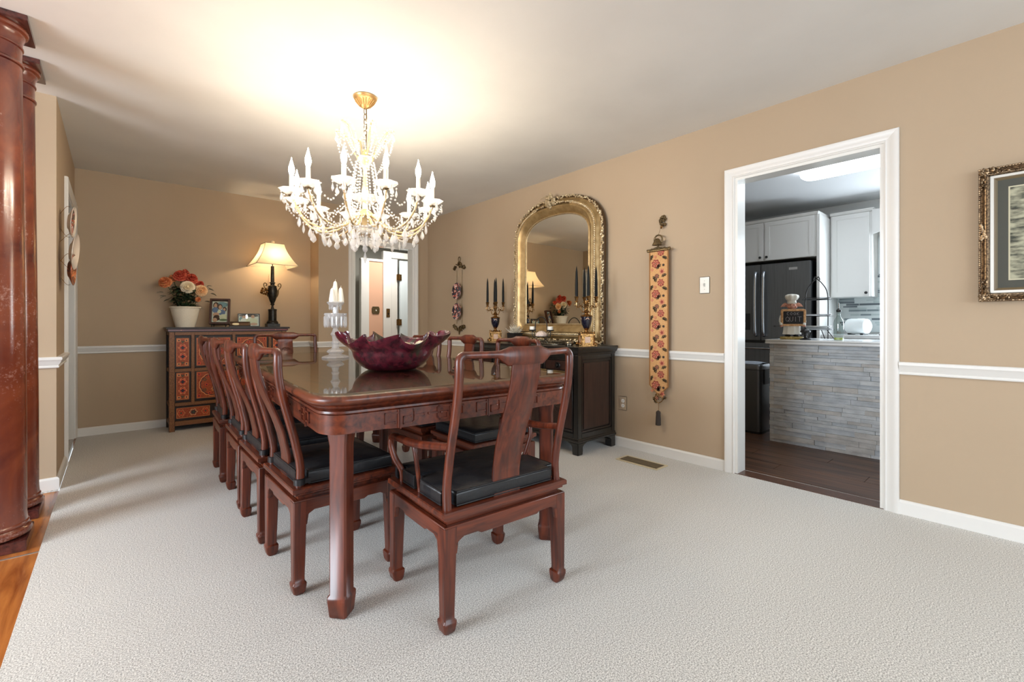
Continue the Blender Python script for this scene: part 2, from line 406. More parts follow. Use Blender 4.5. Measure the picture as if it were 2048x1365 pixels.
# ---------------------------------------------------------------- dining chairs
m_cush = mat('black_silk_cushion', (26, 28, 31), .38, sheen=.0, spec=.5)
def _cush():
    nt = m_cush.node_tree; b = nt.nodes['Principled BSDF']; N = nt.nodes.new; L = nt.links.new
    tc = N('ShaderNodeTexCoord'); s = N('ShaderNodeSeparateXYZ'); L(tc.outputs['Object'], s.inputs[0])
    def M(op, a, b_=None):
        n = N('ShaderNodeMath'); n.operation = op
        for i, v in enumerate((a, b_)):
            if v is None: continue
            if isinstance(v, (int, float)): n.inputs[i].default_value = v
            else: L(v, n.inputs[i])
        return n.outputs[0]
    sq = []
    for ax in ('X', 'Y'):
        f = M('SUBTRACT', M('FRACT', M('ADD', M('MULTIPLY', s.outputs[ax], 7.4), .5)), .5); sq.append(M('MULTIPLY', f, f))
    r = M('SQRT', M('ADD', sq[0], sq[1])); disc = M('LESS_THAN', r, .32)
    no = N('ShaderNodeTexNoise'); no.inputs['Scale'].default_value = 140; L(tc.outputs['Object'], no.inputs['Vector'])
    k = M('MULTIPLY', disc, M('ADD', M('MULTIPLY', no.outputs['Fac'], .9), .2))
    mx = N('ShaderNodeMix'); mx.data_type = 'RGBA'; mx.inputs[6].default_value = (.0105, .012, .0145, 1); mx.inputs[7].default_value = (.024, .024, .025, 1)
    L(k, mx.inputs[0]); L(mx.outputs[2], b.inputs['Base Color'])
    n3 = N('ShaderNodeTexNoise'); n3.inputs['Scale'].default_value = 18; n3.inputs['Detail'].default_value = 3; L(tc.outputs['Object'], n3.inputs['Vector'])
    bp = N('ShaderNodeBump'); bp.inputs['Strength'].default_value = .35; bp.inputs['Distance'].default_value = .01; L(n3.outputs['Fac'], bp.inputs['Height']); L(bp.outputs[0], b.inputs['Normal'])
_cush()
SZ = .405
def backy(z, y0):    # S curve of the back, in profile
    t = (z-SZ)/(.93-SZ); return y0 - .076*sstep(.10, .90, t) + .004*math.sin(PI*min(1, t*4))*(t < .25)
def make_chair(name, label, W, D, arms):
    """W x D = seat frame; front is +y"""
    t = thing(name, (0, 0, 0), label, 'chair')
    hw, hd = W/2, D/2
    def rect(o, z): return [(-hw+o, -hd+o, z), (hw-o, -hd+o, z), (hw-o, hd-o, z), (-hw+o, hd-o, z)]
    f = MB(); f.loft([rect(o, z) for o, z in ((.026, .350), (.026, .367), (.020, .372), (.012, .374), (.012, .380), (.006, .383), (0, .386), (0, .401), (.003, SZ))])
    f.build('seat_frame', M_rose_h, t, ang=25)
    # apron with waisted lower edge
    for sd in range(4):
        half = hw if sd % 2 == 0 else hd; dist = hd if sd % 2 == 0 else hw
        h = half-.006; prof = []
        up = [(-h, .357), (h, .357)]
        low = [(h, .255), (h-.048, .262), (h-.053, .300), (h-.075, .312), (h-.13, .312), (h-.145, .304), (-h+.145, .304), (-h+.13, .312), (-h+.075, .312), (-h+.053, .300), (-h+.048, .262), (-h, .255)]
        poly = up+low
        R_ = Matrix.Rotation(sd*PI/2, 4, 'Z'); m_ = MB()
        m_.prism(poly, lambda a, z: (a, -dist+.0055, z), lambda a, z: (a, -dist+.024, z), T=R_)
        m_.build('apron', M_rose_h if sd % 2 == 0 else M_rose_y, t, bevel=.0025, seg=1)
    for sx in (-1, 1):
        for sy in (-1, 1):
            L = MB(); ox, oy = sx*(hw-.004), sy*(hd-.004)
            def sec(wd, z, e=0., c=.004):    # outer corner fixed, grows inward
                a, b = ox+sx*e, oy+sy*e; x1, y1 = a-sx*wd, b-sy*wd
                return [(a-sx*c, b, z), (a, b-sy*c, z), (a, y1+sy*c, z), (a-sx*c, y1, z), (x1+sx*c, y1, z), (x1, y1+sy*c, z), (x1, b-sy*c, z), (x1+sx*c, b, z)]
            L.loft([sec(.030, 0, -.010), sec(.042, .010, -.002), sec(.050, .034, .003), sec(.050, .044, .003), sec(.040, .050, -.001), sec(.040, .07, -.001), sec(.048, .30, 0), sec(.050, .352, 0)])
            L.build('leg', M_rose, t)
    # back frame: posts and yoke rail in one sweep
    px_, py_ = hw-.030, -hd+.032
    path = []; rx = []; ry = []
    for k in range(15):
        z = SZ-.004+(.906-SZ)*k/14; path.append((-px_+.004*sstep(.4, .9, z)*0, backy(z, py_), z)); rx.append(.0150); ry.append(.0155)
    yt = backy(.93, py_)
    for k in range(1, 6):
        a = PI/2*k/6; path.append((-px_+.022*(1-math.cos(a)), yt, .902+.0195*math.sin(a))); rx.append(.0145); ry.append(.0145)
    top = []
    for k in range(25):
        u = -1+2*k/24; X = u*(px_-.022); au = abs(X)/(W/.555)
        e = 1-sstep(.070, .118, au)
        top.append((X, yt-.040*math.cos(PI*min(1, abs(u))/2), .9225-.008*e, .0120+.0215*e, .0138+.001*e))
    for X, Y, Z, r_, q_ in top: path.append((X, Y, Z)); rx.append(r_); ry.append(q_)
    for k in range(5, 0, -1):
        a = PI/2*k/6; path.append((px_-.022*(1-math.cos(a)), yt, .902+.0195*math.sin(a))); rx.append(.0145); ry.append(.0145)
    for k in range(14, -1, -1):
        z = SZ-.004+(.906-SZ)*k/14; path.append((px_, backy(z, py_), z)); rx.append(.0150); ry.append(.0155)
    # sections: 'a' lies in the plane of the back (perpendicular to travel), 'b' through its thickness
    b = MB(); K = len(path); loops = []; P = [Vector(p) for p in path]
    for i in range(K):
        tt = (P[min(i+1, K-1)]-P[max(i-1, 0)]).normalized(); th = Vector((0, 1, 0)); th = (th-tt*th.dot(tt)).normalized(); aa = tt.cross(th)
        loops.append([P[i]+aa*rx[i]*math.cos(2*PI*q/12)+th*ry[i]*math.sin(2*PI*q/12) for q in range(12)])
    b.loft(loops); b.build('back_frame', M_rose, t, ang=60)
    # splat
    sp = MB(); sw = .062*(W/.555)**.7; loops = []
    for k in range(19):
        z = SZ-.006+(.912-SZ)*k/18; y = backy(z, py_) - .040*sstep(.55, .93, z); wd = sw*(1-.03*(1-sstep(.405, .60, z)))
        tk = .0065
        loops.append([(-wd, y-tk+.003, z), (-wd*.96, y-tk, z), (wd*.96, y-tk, z), (wd, y-tk+.003, z), (wd, y+tk-.003, z), (wd*.96, y+tk, z), (-wd*.96, y+tk, z), (-wd, y+tk-.003, z)])
    sp.loft(loops); s_ = sp.build('splat', M_rose, t, ang=50)
    md = MB(); zc = .785; yc = backy(zc, py_)-.040*sstep(.55, .93, zc)+.0065
    for r_ in (.040, .031):
        md.tube([(r_*math.cos(2*PI*k/28), yc+.0005, zc+.8*r_*math.sin(2*PI*k/28)) for k in range(28)], .0022, 6, ring=True)
    for dz in (-.012, 0, .012): md.tube([(-.018, yc+.001, zc+dz), (.018, yc+.001, zc+dz)], .002, 6)
    for dx in (-.012, 0, .012): md.tube([(dx, yc+.001, zc-.018), (dx, yc+.001, zc+.018)], .002, 6)
    md.build('carved_medallion', M_rose, s_)
    # cushion
    ch, cd = hw-.022, hd-.022; nt_ = .040
    pts = [(-ch+nt_, -cd+.004), (ch-nt_, -cd+.004), (ch-nt_, -cd+nt_), (ch, -cd+nt_)]
    if arms: pts += [(ch, -.012), (ch-.020, -.010), (ch-.020, .035), (ch, .037), (ch, .135), (ch-.024, .137), (ch-.024, .185), (ch, .187)]
    pts += [(ch, cd)]
    if arms: pts += [(-ch, cd), (-ch, .187), (-ch+.024, .185), (-ch+.024, .137), (-ch, .135), (-ch, .037), (-ch+.020, .035), (-ch+.020, -.010), (-ch, -.012)]
    else: pts += [(-ch, cd)]
    pts += [(-ch, -cd+nt_), (-ch+nt_, -cd+nt_)]
    c = MB(); loops = []
    for s_k, z in ((.965, .4062), (.99, .409), (1, .418), (1, .446), (.99, .455), (.96, .4605), (.7, .466), (.35, .468)):
        loops.append([(x*s_k, y*s_k, z) for x, y in pts])
    c.loft(loops); cu = c.build('seat_cushion', m_cush, t, ang=60)
    pp = MB()
    for z in (.4565, .4105): pp.tube([(x*.992, y*.992, z) for x, y in pts], .0028, 6, ring=True)
    pp.build('piping', m_cush, cu)
    if not arms:
        for sx in (-1, 1):
            st = MB(); X = sx*px_; Y = py_
            ring_ = [(X+.021*math.cos(a), Y+.021*math.sin(a)) for a in [2*PI*k/16 for k in range(16)]]
            st.loft([[(x, y, .412) for x, y in ring_], [(x*1.0, y, .4125) for x, y in ring_], [(x, y, .434) for x, y in ring_], [(X+(x-X)*.8, Y+(y-Y)*.8, .436) for x, y in ring_]], True, True)
            st.box(X-sx*.02-.03, X-sx*.02+.03, Y+.006, Y+.04, .414, .432)
            st.build('cushion_tie', m_cush, t, ang=50)
    if arms:
        for sx in (-1, 1):
            a = MB()
            pth = bez([(sx*px_, backy(.612, py_)+.004, .618), (sx*(px_+.012), -.10, .600), (sx*(px_+.026), .0, .590), (sx*(px_+.034), .09, .590), (sx*(px_+.030), .165, .585), (sx*(px_+.024), .198, .572)], 6)
            a.tube(pth, [.0135+.002*math.sin(PI*i/(len(pth)-1)) for i in range(len(pth))], 10)
            a.build('armrest', M_rose, t, ang=60)
            g = MB(); pth = bez([(sx*(px_+.024), .198, .580), (sx*(px_+.026), .206, .545), (sx*(px_+.016), .190, .490), (sx*(px_-.002), .165, .445), (sx*(px_-.004), .160, .402)], 5)
            g.tube(pth, .0125, 8, ry=.0115); g.build('arm_post', M_rose, t, ang=60)
            g = MB(); pth = bez([(sx*(px_+.026), .0, .588), (sx*(px_+.024), -.010, .545), (sx*(px_+.010), .0, .48), (sx*(px_-.002), .014, .43), (sx*(px_-.003), .012, .402)], 5)
            g.tube(pth, .008, 8, ry=.010); g.build('arm_spindle', M_rose, t, ang=60)
    return t
arm = make_chair('dining_armchair', 'rosewood armchair with black cushion, seen from behind at the near table end', .555, .455, True)
arm.location = (1.094, 1.468, 0); arm.rotation_euler = (0, 0, -math.radians(3.2)); arm['group'] = 'armchairs at the table ends'
far = copy_tree(arm); far.location = (1.155, 4.14, 0); far.rotation_euler = (0, 0, PI-math.radians(1.5))
far['label'] = 'rosewood armchair at the far table end, before the painted cabinet'
side = make_chair('dining_chair', 'rosewood side chair on the left side, nearest of its row', .445, .43, False)
LL = ['rosewood side chair on the left side, nearest of its row', 'rosewood side chair on the left side, second from the near end',
      'rosewood side chair on the left side, third from the near end', 'rosewood side chair on the left side, farthest of its row']
RL = ['rosewood side chair on the buffet side, nearest the armchair', 'rosewood side chair on the buffet side, second from the near end',
      'rosewood side chair on the buffet side, farthest, half hidden by the bowl']
spots = [(.703+.012, 2.035, -PI/2, LL[0]), (.715, 2.567, -PI/2-.01, LL[1]), (.728, 3.075, -PI/2-.03, LL[2]), (.732, 3.64, -PI/2-.05, LL[3])]
spots += [(1.600, 2.090, PI/2-.03, RL[0]), (1.580, 2.605, PI/2, RL[1]), (1.575, 3.12, PI/2, RL[2])]
for i, (x, y, a, lab) in enumerate(spots):
    c = side if i == 0 else copy_tree(side)
    c.location = (x, y, 0); c.rotation_euler = (0, 0, a); c['label'] = lab
    c['group'] = 'side chairs on the left of the table' if i < 4 else 'side chairs on the right of the table'

# ---------------------------------------------------------------- crystal materials
m_crys = bpy.data.materials.new('crystal'); m_crys.use_nodes = True
def _cr():
    nt = m_crys.node_tree; nt.nodes.clear(); N = nt.nodes.new; L = nt.links.new
    o = N('ShaderNodeOutputMaterial'); f = N('ShaderNodeFresnel'); f.inputs[0].default_value = 1.9
    t = N('ShaderNodeBsdfTransparent'); t.inputs[0].default_value = (.96, .97, .98, 1)
    g = N('ShaderNodeBsdfGlossy'); g.inputs['Roughness'].default_value = .03
    tr = N('ShaderNodeBsdfTranslucent'); tr.inputs[0].default_value = (.95, .95, .95, 1)
    df = N('ShaderNodeBsdfDiffuse'); df.inputs[0].default_value = (.9, .9, .9, 1)
    m1 = N('ShaderNodeMixShader'); m1.inputs[0].default_value = .5; L(tr.outputs[0], m1.inputs[1]); L(df.outputs[0], m1.inputs[2])
    m2 = N('ShaderNodeMixShader'); m2.inputs[0].default_value = .42; L(t.outputs[0], m2.inputs[1]); L(m1.outputs[0], m2.inputs[2])
    ge = N('ShaderNodeNewGeometry'); k = N('ShaderNodeMath'); k.operation = 'SUBTRACT'; k.inputs[0].default_value = 1; L(ge.outputs['Backfacing'], k.inputs[1]); k2 = N('ShaderNodeMath'); k2.operation = 'MULTIPLY'; L(k.outputs[0], k2.inputs[0]); L(f.outputs[0], k2.inputs[1]); f = k2
    m3 = N('ShaderNodeMixShader'); L(f.outputs[0], m3.inputs[0]); L(m2.outputs[0], m3.inputs[1]); L(g.outputs[0], m3.inputs[2]); L(m3.outputs[0], o.inputs[0])
_cr()
m_bulb = mat('lit_candle_bulb', (255, 240, 215), .3, emit=(255, 238, 212), es=98)
m_ivory = mat('ivory_candle_sleeve', (240, 232, 214), .5)
m_gilt = mat('gilt_metal', (226, 200, 150), .25, .6)

def pendant(L_=.05, w_=.5):
    """flattened almond drop hanging from the origin, with a small bead above"""
    m = MB(); m.sphere((0, 0, -.008), .0055, 6, 4)
    m.lathe([(.001, -.015-L_), (.30*L_*w_*1.3, -.015-L_*.80), (.38*L_*w_*1.3, -.015-L_*.62), (.26*L_*w_*1.3, -.015-L_*.35), (.10*L_*w_*1.3, -.015-L_*.12), (.001, -.014)], 8, sy=.45)
    return m
def bead_strand(pts, r=.006, gap=.0125):
    P = bez(pts, 10); m = MB(); acc = 0; last = P[0]
    for p in P:
        if (p-last).length >= gap:
            last = p; m.sphere(p, r, 6, 4)
    return m
# ---------------------------------------------------------------- chandelier
CX, CY = 1.175, 2.735
ch = thing('chandelier', (CX, CY, HC), 'crystal chandelier with twelve lit candle bulbs above the dining table', 'chandelier')
def Z(z): return z-HC
m_ = MB(); m_.lathe([(.012, Z(2.362)), (.020, Z(2.368)), (.030, Z(2.374)), (.036, Z(2.384)), (.046, Z(2.396)), (.062, Z(2.410)), (.071, Z(2.424)), (.072, Z(2.430)), (.066, Z(HC))], 32)
for k in range(20):
    a = 2*PI*k/20; m_.tube([(.032*math.cos(a), .032*math.sin(a), Z(2.376)), (.060*math.cos(a), .060*math.sin(a), Z(2.408))], .003, 5)
m_.build('ceiling_canopy', mat('antique_gold_canopy', (196, 158, 104), .35, .7), ch)
m_ = MB(); z = 2.362; k = 0
while z > 2.10:
    rot = Matrix.Translation((0, 0, Z(z)-.018)) @ Matrix.Rotation((k % 2)*PI/2+.4, 4, 'Z')
    m_.tube([(.0095*math.cos(2*PI*q/14), 0, .0205*math.sin(2*PI*q/14)) for q in range(14)], .0022, 5, ring=True, T=rot); z -= .033; k += 1
m_.tube([(.010, .002, Z(2.365)), (.013, .004, Z(2.3)), (.008, -.004, Z(2.2)), (.004, 0, Z(2.08))], .0018, 5)
m_.build('chain', M_bronze, ch)
m_ = MB(); m_.lathe([(.004, Z(1.60)), (.02, Z(1.61)), (.012, Z(1.63)), (.03, Z(1.66)), (.055, Z(1.69)), (.05, Z(1.71)), (.018, Z(1.735)), (.014, Z(1.80)), (.022, Z(1.85)), (.012, Z(1.90)), (.012, Z(1.98)), (.028, Z(2.02)), (.05, Z(2.045)), (.052, Z(2.055)), (.02, Z(2.07)), (.008, Z(2.11))], 20)
m_.build('centre_stem', m_gilt, ch)
m_ = MB(); m_.lathe([(.004, Z(1.775)), (.05, Z(1.782)), (.080, Z(1.80)), (.092, Z(1.812)), (.088, Z(1.815)), (.05, Z(1.79)), (.004, Z(1.783))], 28)
m_.lathe([(.004, Z(1.588)), (.03, Z(1.592)), (.06, Z(1.612)), (.066, Z(1.625)), (.058, Z(1.618)), (.02, Z(1.60))], 24)
m_.build('glass_bowl', m_crys, ch)
# body: cage of bead strands from the crown down and out to the hub
for k in range(12):
    a = 2*PI*(k+.5)/12; c_, s_ = math.cos(a), math.sin(a)
    bead_strand([(.050*c_, .050*s_, Z(2.045)), (.068*c_, .068*s_, Z(1.95)), (.085*c_, .085*s_, Z(1.86)), (.09*c_, .09*s_, Z(1.81))], .0068, .0145).build('bead_strand', m_crys, ch)
for k in range(12):
    a = 2*PI*(k+.5)/12; c_, s_ = math.cos(a), math.sin(a)
    bead_strand([(.088*c_, .088*s_, Z(1.80)), (.075*c_, .075*s_, Z(1.74)), (.11*c_, .11*s_, Z(1.66)), (.10*c_, .10*s_, Z(1.60)), (.065*c_, .065*s_, Z(1.545)), (.018*c_, .018*s_, Z(1.515))], .0070, .0148).build('bead_strand', m_crys, ch)
# crown
crown_tube = []
for k in range(6):
    a = 2*PI*k/6+.35; c_, s_ = math.cos(a), math.sin(a)
    def R(r, z): return (r*c_, r*s_, Z(z))
    p = bez([R(.045, 2.052), R(.075, 2.10), R(.105, 2.165), R(.135, 2.21), R(.172, 2.222), R(.178, 2.212)], 5)
    cr = MB().tube(p, .0045, 6).build('crown_arm', m_gilt, ch)
    sd = Vector((-s_, c_, 0)); side_strands = MB()
    for sg in (-1, 1):
        q = []
        for i, v in enumerate(p): q.append(v + sd*sg*.030*math.sin(PI*i/(len(p)-1)))
        last = q[0]
        for v in q:
            if (v-last).length > .013: side_strands.sphere(v, .0065, 6, 4); last = v
    side_strands.build('crown_beads', m_crys, cr)
    b = bead_strand([R(.178, 2.21), R(.165, 2.12), R(.13, 2.03), R(.09, 1.97)], .0062, .0135); b.build('bead_strand', m_crys, cr)
    b = bead_strand([R(.178, 2.21), (.15*math.cos(a+.5), .15*math.sin(a+.5), Z(2.10)), (.178*math.cos(a+PI/3), .178*math.sin(a+PI/3), Z(2.21))], .006, .0135); b.build('bead_strand', m_crys, cr)
    o = pendant(.042).build('crystal_drop', m_crys, cr); o.location = R(.178, 2.212)
# arms
PR, PZ = .415, 1.772
pend = pendant(.062, .62); pend_s = pendant(.045, .6)
proto = None
def arm_part():
    pts = bez([(.045, 0, Z(1.695)), (.09, 0, Z(1.665)), (.16, 0, Z(1.608)), (.25, 0, Z(1.592)), (.33, 0, Z(1.622)), (.388, 0, Z(1.688)), (.400, 0, Z(1.72)), (PR, 0, Z(1.755))], 6)
    a = MB(); a.tube(pts, .0065, 8); a.tube([p+Vector((0, .010*math.sin(i*.9), .010*math.cos(i*.9))) for i, p in enumerate(pts)], .0035, 6, m=1)
    arm_o = a.build('arm', [m_gilt, m_crys], ch)
    d = MB(); n = 24
    prof = [(.012, -.008), (.034, -.002), (.056, .012), (.066, .022), (.062, .023), (.03, .006), (.012, .004)]
    d.loft([[((r*(1+.06*(r > .05)*math.cos(8*2*PI*i/n)))*math.cos(2*PI*i/n)+PR, r*(1+.06*(r > .05)*math.cos(8*2*PI*i/n))*math.sin(2*PI*i/n), Z(PZ)+z) for i in range(n)] for r, z in prof])
    d.build('drip_pan', m_crys, arm_o)
    MB().lathe([(.016, Z(PZ)-.016), (.019, Z(PZ)-.010), (.008, Z(PZ)-.004), (.008, Z(PZ)+.004)], 12, (PR, 0, 0)).build('pan_cup', M_bronze, arm_o)
    MB().lathe([(.0125, Z(PZ)+.004), (.0125, Z(PZ)+.098), (.009, Z(PZ)+.100)], 14, (PR, 0, 0)).build('candle_sleeve', m_ivory, arm_o)
    MB().lathe([(.008, Z(PZ)+.098), (.0125, Z(PZ)+.112), (.0165, Z(PZ)+.130), (.0150, Z(PZ)+.148), (.0085, Z(PZ)+.172), (.0035, Z(PZ)+.190), (.0008, Z(PZ)+.205)], 12, (PR, 0, 0)).build('light_bulb', m_bulb, arm_o)
    for q in range(5):
        t = 2*PI*q/5+.3; o = pend_s.build('crystal_drop', m_crys, arm_o); o.location = (PR+.058*math.cos(t), .058*math.sin(t), Z(PZ)+.006); o.rotation_euler = (0, 0, t+PI/2)
    for r, z, rr in ((.17, 1.598, .3), (.245, 1.580, 1.2), (.315, 1.602, .6), (.375, 1.66, 2.0)):
        o = pend.build('crystal_drop', m_crys, arm_o); o.location = (r, 0, Z(z)); o.rotation_euler = (0, 0, rr)
    ca, sa = math.cos(PI/6), math.sin(PI/6)
    bead_strand([(PR-.03, .03, Z(PZ)), (.35, .10, Z(1.70)), (PR*ca-.02, PR*sa-.04, Z(PZ))], .0062, .0135).build('bead_strand', m_crys, arm_o)
    bead_strand([(.30, .0, Z(1.60)), (.27, .07, Z(1.575)), (.30*ca, .30*sa, Z(1.60))], .0065, .0145).build('bead_strand', m_crys, arm_o)
    bead_strand([(PR, 0, Z(PZ)-.01), (.33, 0, Z(1.67)), (.22, 0, Z(1.67)), (.09, 0, Z(1.80))], .0058, .0135).build('bead_strand', m_crys, arm_o)
    bead_strand([(PR+.055, 0, Z(PZ)), (PR+.03, .02, Z(1.71)), (.36, .02, Z(1.64)), (.26, .03, Z(1.60))], .0062, .0138).build('bead_strand', m_crys, arm_o)
    return arm_o
a0 = arm_part()
cam_az = math.atan2(CX, CY)
base_a = PI/2-cam_az+PI+math.radians(15)
for k in range(12):
    o = a0 if k == 0 else copy_tree(a0, ch)
    o.rotation_euler = (0, 0, base_a+k*PI/6)
for k in range(10):
    a = 2*PI*k/10; o = pend.build('crystal_drop', m_crys, ch); o.location = (.075*math.cos(a), .075*math.sin(a), Z(1.575)); o.rotation_euler = (0, 0, a)
m_ = MB(); m_.lathe([(.002, Z(1.402)), (.009, Z(1.42)), (.012, Z(1.432)), (.006, Z(1.455)), (.003, Z(1.468)), (.012, Z(1.475)), (.018, Z(1.49)), (.012, Z(1.508)), (.005, Z(1.52)), (.01, Z(1.535)), (.004, Z(1.56)), (.003, Z(1.60))], 8)
m_.build('bottom_finial', m_crys, ch)

# ---------------------------------------------------------------- ruffled bowl and its contents
m_bowl = noise_col(mat('oxblood_glaze', (84, 20, 36), .12, coat=.8), (58, 16, 30), (112, 34, 50), nscale=7, lo=.35, hi=.7, bump=.5, dist=.006, bscale=14)
def _bowl():
    nt = m_bowl.node_tree; b = nt.nodes['Principled BSDF']; old = b.inputs['Base Color'].links[0].from_socket; N = nt.nodes.new; L = nt.links.new
    tc = N('ShaderNodeTexCoord'); n = N('ShaderNodeTexNoise'); n.inputs['Scale'].default_value = 5.5; n.inputs['Distortion'].default_value = 1.2; L(tc.outputs['Object'], n.inputs['Vector'])
    r = N('ShaderNodeValToRGB'); r.color_ramp.elements[0].position = .56; r.color_ramp.elements[1].position = .66; L(n.outputs['Fac'], r.inputs[0])
    mx = N('ShaderNodeMix'); mx.data_type = 'RGBA'; L(r.outputs[0], mx.inputs[0]); L(old, mx.inputs[6]); mx.inputs[7].default_value = (*lin((58, 56, 44)), 1); L(mx.outputs[2], b.inputs['Base Color'])
_bowl()
TZ = .7932
bo = thing('ruffled_bowl', (1.075, 2.165, TZ), 'large oxblood glazed ceramic bowl with ruffled rim on table', 'bowl')
m_ = MB(); n = 180; loops = []
def bowl_pt(t, th, inner):
    r = .120 + (.200-.120)*math.sin(PI/2*min(1, t*1.5))**.9 + .040*sstep(.62, 1, t)
    z = .002 + .152*t**1.15 + .010*sstep(.8, 1, t)
    amp = sstep(.50, 1, t)**1.6; front = math.cos(th+2.2)
    r += amp*(.012*math.sin(7*th+.6)+.016*math.sin(9*th+2.2)+.030*max(0, math.cos(th+.70))**6+.024*max(0, math.cos(th+3.85))**8)
    z += amp*(.020*math.sin(9*th+.4)+.005*math.sin(14*th+1.1)+.008*math.sin(5*th)+.020*max(0, math.cos(th+.70))**6+.016*max(0, math.cos(th+3.85))**8)
    r += .006*sstep(.15, .6, t)*math.sin(6*th+1)
    if inner: r -= .007
    th2 = th+amp*.105*math.sin(9*th+1.2)
    return (r*math.cos(th2), r*math.sin(th2), z+(.008*(1-t) if inner else 0))
T_ = [i/16 for i in range(17)]
loops = [[bowl_pt(t, 2*PI*i/n, False) for i in range(n)] for t in T_] + [[bowl_pt(t, 2*PI*i/n, True) for i in range(n)] for t in T_[::-1]]
loops = [[(p[0]*.75, p[1]*.75, .0005) for p in loops[0]]] + loops
m_.loft(loops); m_.build('bowl_body', m_bowl, bo, ang=80)
m_orb = mat('cream_shell', (226, 208, 176), .35); m_orb2 = mat('pale_green_stone', (190, 196, 160), .3)
for i, (dx, dy, dz, r, mm, lb) in enumerate([(.0, .09, .100, .038, m_orb2, 'pale green polished stone in the bowl, left of the others'), (.10, .03, .100, .040, m_orb, 'cream seashell in the bowl near its middle'),
                                    (.165, -.01, .108, .034, m_orb, 'cream seashell in the bowl, nearest the right lip'), (-.03, .03, .085, .036, m_orb, 'cream seashell low in the bowl behind the ruffle')]):
    o = thing('seashell' if mm is m_orb else 'polished_stone', (1.075+dx, 2.165+dy, TZ+dz), lb, 'shell' if mm is m_orb else 'stone', i*1.1, 'shells and stones in the bowl')
    b = MB()
    if mm is m_orb:
        pts = bez([(-.04, 0, 0), (-.02, .01, .012), (.01, .014, .02), (.035, .004, .012)], 6)
        b.tube(pts, [.003+.017*math.sin(PI*(k/(len(pts)-1))**.6)*(1+.12*math.cos(k*2.2)) for k in range(len(pts))], 12)
        for k in range(6): b.tube([(math.cos(a)*(.008+.011*math.sin(PI*(k+.6)/7)+.008)*0-.03+k*.011, math.cos(a)*(.010+.012*math.sin(PI*(k+.6)/7)), .008+math.sin(a)*(.010+.012*math.sin(PI*(k+.6)/7))) for a in [2*PI*q/12 for q in range(12)]], .0025, 5, ring=True)
    else: b.sphere((0, 0, 0), (.038, .028, .022), 16, 10)
    b.build('shell_body' if mm is m_orb else 'stone_body', mm, o)
b = MB(); pts = bez([(-.11, .05, .03), (-.05, .04, .09), (.02, .0, .10), (.09, -.03, .08)], 6); b.tube(pts, .028, 10)
for dx, dy, a in ((-.07, .06, 0), (.06, .05, 1), (.05, -.07, 2), (-.05, -.05, 3)): b.sphere((dx, dy, .05), (.045, .04, .035), 12, 8)
# ---------------------------------------------------------------- crystal candlestick with white candles
cs = thing('crystal_candlestick', (1.135, 3.13, TZ), 'tall crystal candlestick with hanging prisms holding white candles, behind the bowl', 'candlestick')
zz = lambda v: 1.025-(v-648)/912*3.105-TZ
m_ = MB(); m_.lathe([(.09, 0), (.092, .004), (.085, .012), (.05, .022), (.04, .03), (.052, .036), (.06, .045), (.05, .055), (.025, .066), (.020, .09), (.028, .10), (.020, .115), (.022, .145), (.034, .16), (.022, .18), (.016, .20), (.03, .215), (.02, .225)], 10)
m_.build('stem', m_crys, cs, smooth=False)
m_ = MB(); m_.lathe([(.02, zz(648)), (.066, zz(637)), (.072, zz(630)), (.074, zz(627)), (.064, zz(631)), (.03, zz(636)), (.02, zz(634))], 12); m_.lathe([(.018, zz(640)), (.020, zz(615)), (.045, zz(611)), (.058, zz(606)), (.052, zz(604)), (.02, zz(609))], 12)
m_.build('bobeche', m_crys, cs, smooth=False)
pr = MB(); pr.sphere((0, 0, -.006), .006, 6, 4); pr.lathe([(.001, -.095), (.008, -.080), (.008, -.022), (.001, -.014)], 6)
for k in range(14):
    a = 2*PI*k/14; o = pr.build('prism', m_crys, cs, smooth=False); o.location = (.068*math.cos(a), .068*math.sin(a), zz(628)); o.rotation_euler = (0, 0, a)
for k in range(7):
    a = 2*PI*k/7+.2; o = pr.build('prism', m_crys, cs, smooth=False); o.location = (.036*math.cos(a), .036*math.sin(a), zz(604)); o.scale = (.8, .8, .6)
m_wax = mat('white_wax', (244, 240, 228), .45)
def candle(m, x, y, z0, z1, r0, r1, n=16):
    m.lathe([(r0, z0), (r0*.99, z0+(z1-z0)*.2), (r1, z1-.012), (r1*.5, z1-.003), (.001, z1)], n, (x, y, 0)); m.tube([(x, y, z1-.003), (x+.001, y, z1+.008), (x+.003, y, z1+.012)], .0012, 5)
for i, (dx, dy, zt, z0, r, lb) in enumerate(((.004, .015, 562, 607, .021, 'tallest white candle, centre of the crystal candlestick'), (-.030, -.020, 577, 605, .022, 'white candle on the left of the crystal candlestick'), (.036, -.010, 575, 605, .022, 'white candle on the right of the crystal candlestick'))):
    cm = MB(); z1 = zz(zt)+TZ; zb = zz(z0)+TZ
    candle(cm, 0, 0, 0, z1-zb, r, r*.55)
    o = cm.build('white_candle', m_wax, None, loc=(1.135+dx*.9, 3.13+dy*.9, zb)); tag(o, lb, 'candle', 'white candles on the crystal candlestick')

